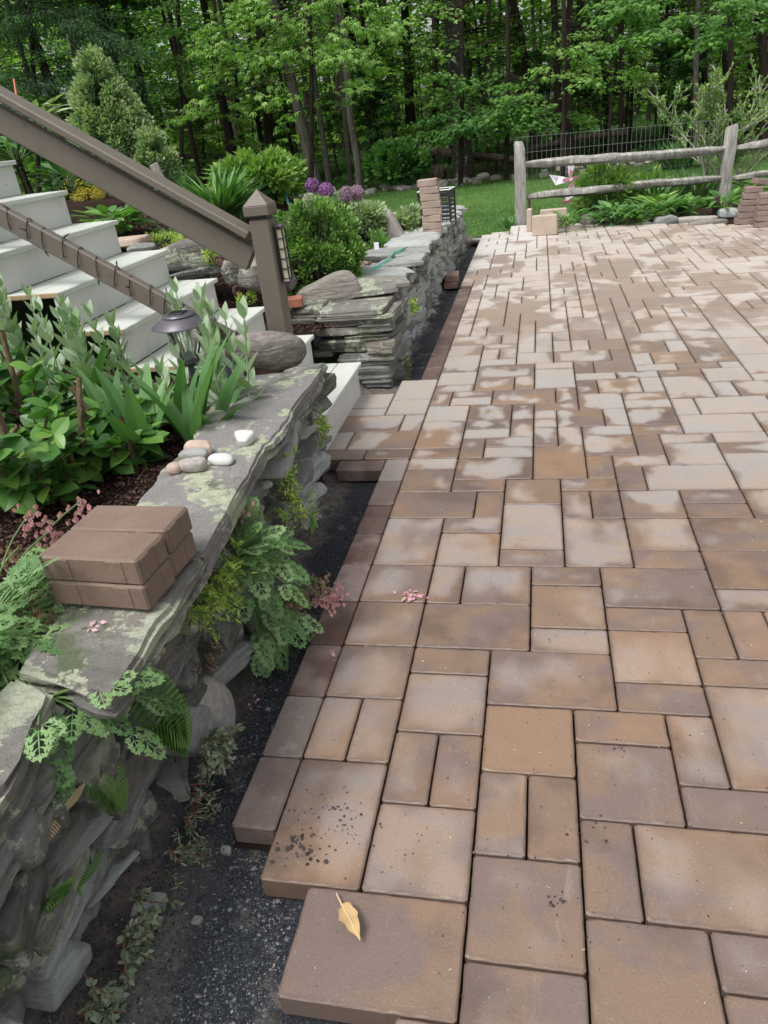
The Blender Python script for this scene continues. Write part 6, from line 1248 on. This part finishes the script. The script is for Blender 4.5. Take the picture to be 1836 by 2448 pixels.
it = [(1345, 90, 80, 20)]+[(1320+r2.uniform(-20, 180), r2.uniform(60, 190), r2.uniform(50, 90), r2.choice([10, 350, 190])) for _ in range(16)]+[(1000, 40, 80, 200), (950, 60, 80, 200), (1010, 15, 90, 0), (960, 15, 70, 180), (1010, 110, 60, 350)]
sprays('maple', 'bright maple branches above the wire mesh', 150, it, MP, 'bright', .95, 4, 70)
it = [(1740, 60, 90, 200)]+[(r2.uniform(1480, 1840), r2.uniform(-10, 110), r2.uniform(60, 110), r2.choice([10, 350, 190, 170])) for _ in range(26)]
sprays('maple', 'bright maple branches reaching in from the top right corner', 140, it, MP, 'maple', 1.0, 5, 80)
it = [(1210, 160, 80, 200)]+[(r2.uniform(1000, 1330), r2.uniform(150, 330), r2.uniform(60, 120), r2.choice([5, 355, 185, 175])) for _ in range(22)]
sprays('maple', 'shaded maple with flat layered branches beside the largest trunk', 160, it, MP, 'maple', 1.0, 6, 80)
it = [(1100, 290, 80, 200)]+[(r2.uniform(1040, 1250), r2.uniform(235, 320), r2.uniform(60, 110), r2.choice([5, 355, 185, 175])) for _ in range(10)]
sprays('maple', 'dark layered branches crossing low in front of the largest trunk', 158, it, MP, 'mapledark', .95, 7, 90)
it = [(60, 60, 90, 200)]+[(r2.uniform(-60, 260), r2.uniform(0, 210), r2.uniform(90, 160), r2.choice([5, 355, 185, 350])) for _ in range(40)]
sprays('pine', 'dark feathery pine boughs in the top left corner', 148, it, ND, 'pine', .85, 8, 260)
it = [(420, 60, 90, 200)]+[(r2.uniform(300, 560), r2.uniform(-10, 210), r2.uniform(60, 110), r2.choice([5, 355, 185, 350])) for _ in range(24)]
sprays('maple', 'shaded maple behind the conical shrub', 165, it, MP, 'maple', 1.0, 9, 80)
# the far wood behind everything
rg = np.random.RandomState(99); n = 190000; tt_ = rg.rand(n); v = 420+520*rg.rand(n); xx = rg.uniform(-500, 2350, n); base = np.array([EYE+(AF+AR*(x-918)/FPX-AU*(340-1224)/FPX)*1. for x in (0, 1836)])
u = np.array([hv(0, 340, 100.)[0]-CX, hv(1836, 340, 100.)[0]-CX])/109.; uu = CX+(u[0]+(u[1]-u[0])*xx/1836)*(v+9)
cl = rdir(rg, 700)*[1, 1, 1]; zc = T_lawn(uu, v)+rg.rand(n)*(v*.42+60)
w = wave(4, 60.); k_ = (w(np.stack([uu, v*.4, zc*2.4], 1))+rg.uniform(-.35, .35, n)) > -.8
P = np.stack([uu, v, zc], 1)[k_]; n = len(P); V, F, A = scatter(DI, P, rdir(rg, n, -.5, .2), rdir(rg, n, .3, 1), rg.uniform(3., 7., n)); A = np.repeat(np.clip(.5+.35*w(P*.8)+rg.uniform(-.25, .25, n), 0, 1), 4)
tag(link('distant_woods', mesh('distant_woods', V, F, M['farleaf'], False, {'rnd': A})), 'sunlit far wood glimpsed between the trunks', None, None, 'stuff')
g = G()
for i in range(60):
    v = rg.uniform(380, 700); x = rg.uniform(-300, 2100); p = hv(x, 340, v); z0 = float(T_lawn(p[0], p[1])); g.add(*tube([[p[0], p[1], z0-1], [p[0]+rg.uniform(-8, 8), p[1], z0+140]], [rg.uniform(.8, 2.4), .8], 5, False))
o = g.obj('distant_trunks', M['bark'], None, (0, 0, 0)); tag(o, 'thin dark trunks standing far off in the wood', None, None, 'stuff')
# undergrowth on the forest floor and lawn blades
def tuft(name, label, f, us, vs, n, size, mat, T, seed, keep=None, zr=.9):
    rg = np.random.RandomState(seed); v = vs[0]+(vs[1]-vs[0])*rg.rand(n)**1.3; x = rg.uniform(-250, 2100, n); a = np.array([(hv(0, 340, 100.)[0]-CX)/109., (hv(1836, 340, 100.)[0]-CX)/109.]); u = CX+(a[0]+(a[1]-a[0])*x/1836)*(v+9)
    if keep is not None: k_ = keep(u, v); u = u[k_]; v = v[k_]
    n = len(u); P = np.stack([u, v, f(u, v)], 1); d = rdir(rg, n, .2, 1); V, F, A = scatter(T, P, d, rdir(rg, n, -.2, .6), size*rg.uniform(.5, 1.3, n)); tag(link(name, mesh(name, V, F, M[mat], False, {'rnd': A})), label, None, None, 'stuff')
wf = wave(12, 14.)
tuft('undergrowth', 'low green undergrowth on the floor of the wood', T_lawn, None, (170, 420), 26000, 1.5, 'mapledark', DI, 1, lambda u, v: wf(np.stack([u, v, 0*u], 1)) > .05)
tuft('lawn_grass', 'short mown grass of the lawn', T_lawn, None, (76, 168), 120000, .42, 'turf', diamondT(.16), 2, lambda u, v: ((u > -5) | (v > 76+1.15*np.clip(-u-9, 0, 60))) & ((u < -2) | (v > 86+.3*np.clip(u, 0, 60))))
# logs, stones at the wood edge
def logp(pts, r, label, seed):
    Q = [hv(x, y, v) for x, y, v in pts]; V, F = tube(Q, r, 8, True, .1, seed); solo('fallen_log', label, 'log', V-Q[0], F, M['log'], tuple(Q[0]), 'fallen trunks in the wood')
logp([(945, 342, 185), (1010, 355, 182), (1090, 368, 180)], 1.0, 'fallen trunk left of the largest tree', 1); logp([(1110, 372, 178), (1180, 376, 178), (1260, 388, 177)], .8, 'fallen trunk running right from the largest tree', 2)
logp([(1240, 365, 190), (1290, 350, 195), (1380, 330, 200), (1500, 316, 205)], .75, 'pale fallen trunk sloping up behind the wire mesh', 3); logp([(385, 372, 230), (500, 376, 230), (640, 372, 230)], .7, 'long fallen trunk beyond the shaded lawn', 4)
V, F = stone((6, 5, 4.5), 31, 7, rnd=3.5, rough=.16); p = hv(1035, 405, 176); solo('stump', 'dark uprooted stump beside the largest trunk', 'stump', V, F, M['log'], (p[0], p[1], T_lawn(p[0], p[1])+1.6))
rg = np.random.RandomState(64); protor = []
rl = ['pale stone in the long row at the edge of the wood', 'grey stone in the long row at the edge of the wood']
def edge_rock(x, y, v, s_, k_):
    p = hv(x, y, v); z = float(T_lawn(p[0], p[1]))
    if len(protor) < 6:
        V, F = stone((2.6, 1.8, 1.5), 700+len(protor), 4, rnd=4., rough=.14); o = solo('edge_stone', 'rounded grey stone in the row at the edge of the wood', 'stone', V, F, M['fieldstone' if len(protor) % 2 else 'slatelich'], (0, 0, 0), 'stones in rows at the edge of the wood'); protor.append(o)
    else: o = protor[k_ % 6].copy(); COL.objects.link(o)
    o.location = (p[0]*S, p[1]*S, (z+.35*s_)*S); o.scale = (s_, s_, s_*rg.uniform(.7, 1.1)); o.rotation_euler.z = rg.uniform(0, 6)
k_ = 0
for i in range(46):
    x = rg.uniform(880, 1240); edge_rock(x, 420, rg.uniform(158, 172), rg.uniform(.5, 1.1), k_); k_ += 1
for i in range(30):
    x = rg.uniform(1240, 1800); edge_rock(x, 400, rg.uniform(158, 175), rg.uniform(.4, 1.0), k_); k_ += 1
for i in range(14):
    x = rg.uniform(640, 880); edge_rock(x, 430, rg.uniform(165, 185), rg.uniform(.4, .9), k_); k_ += 1
bpy.context.view_layer.update()
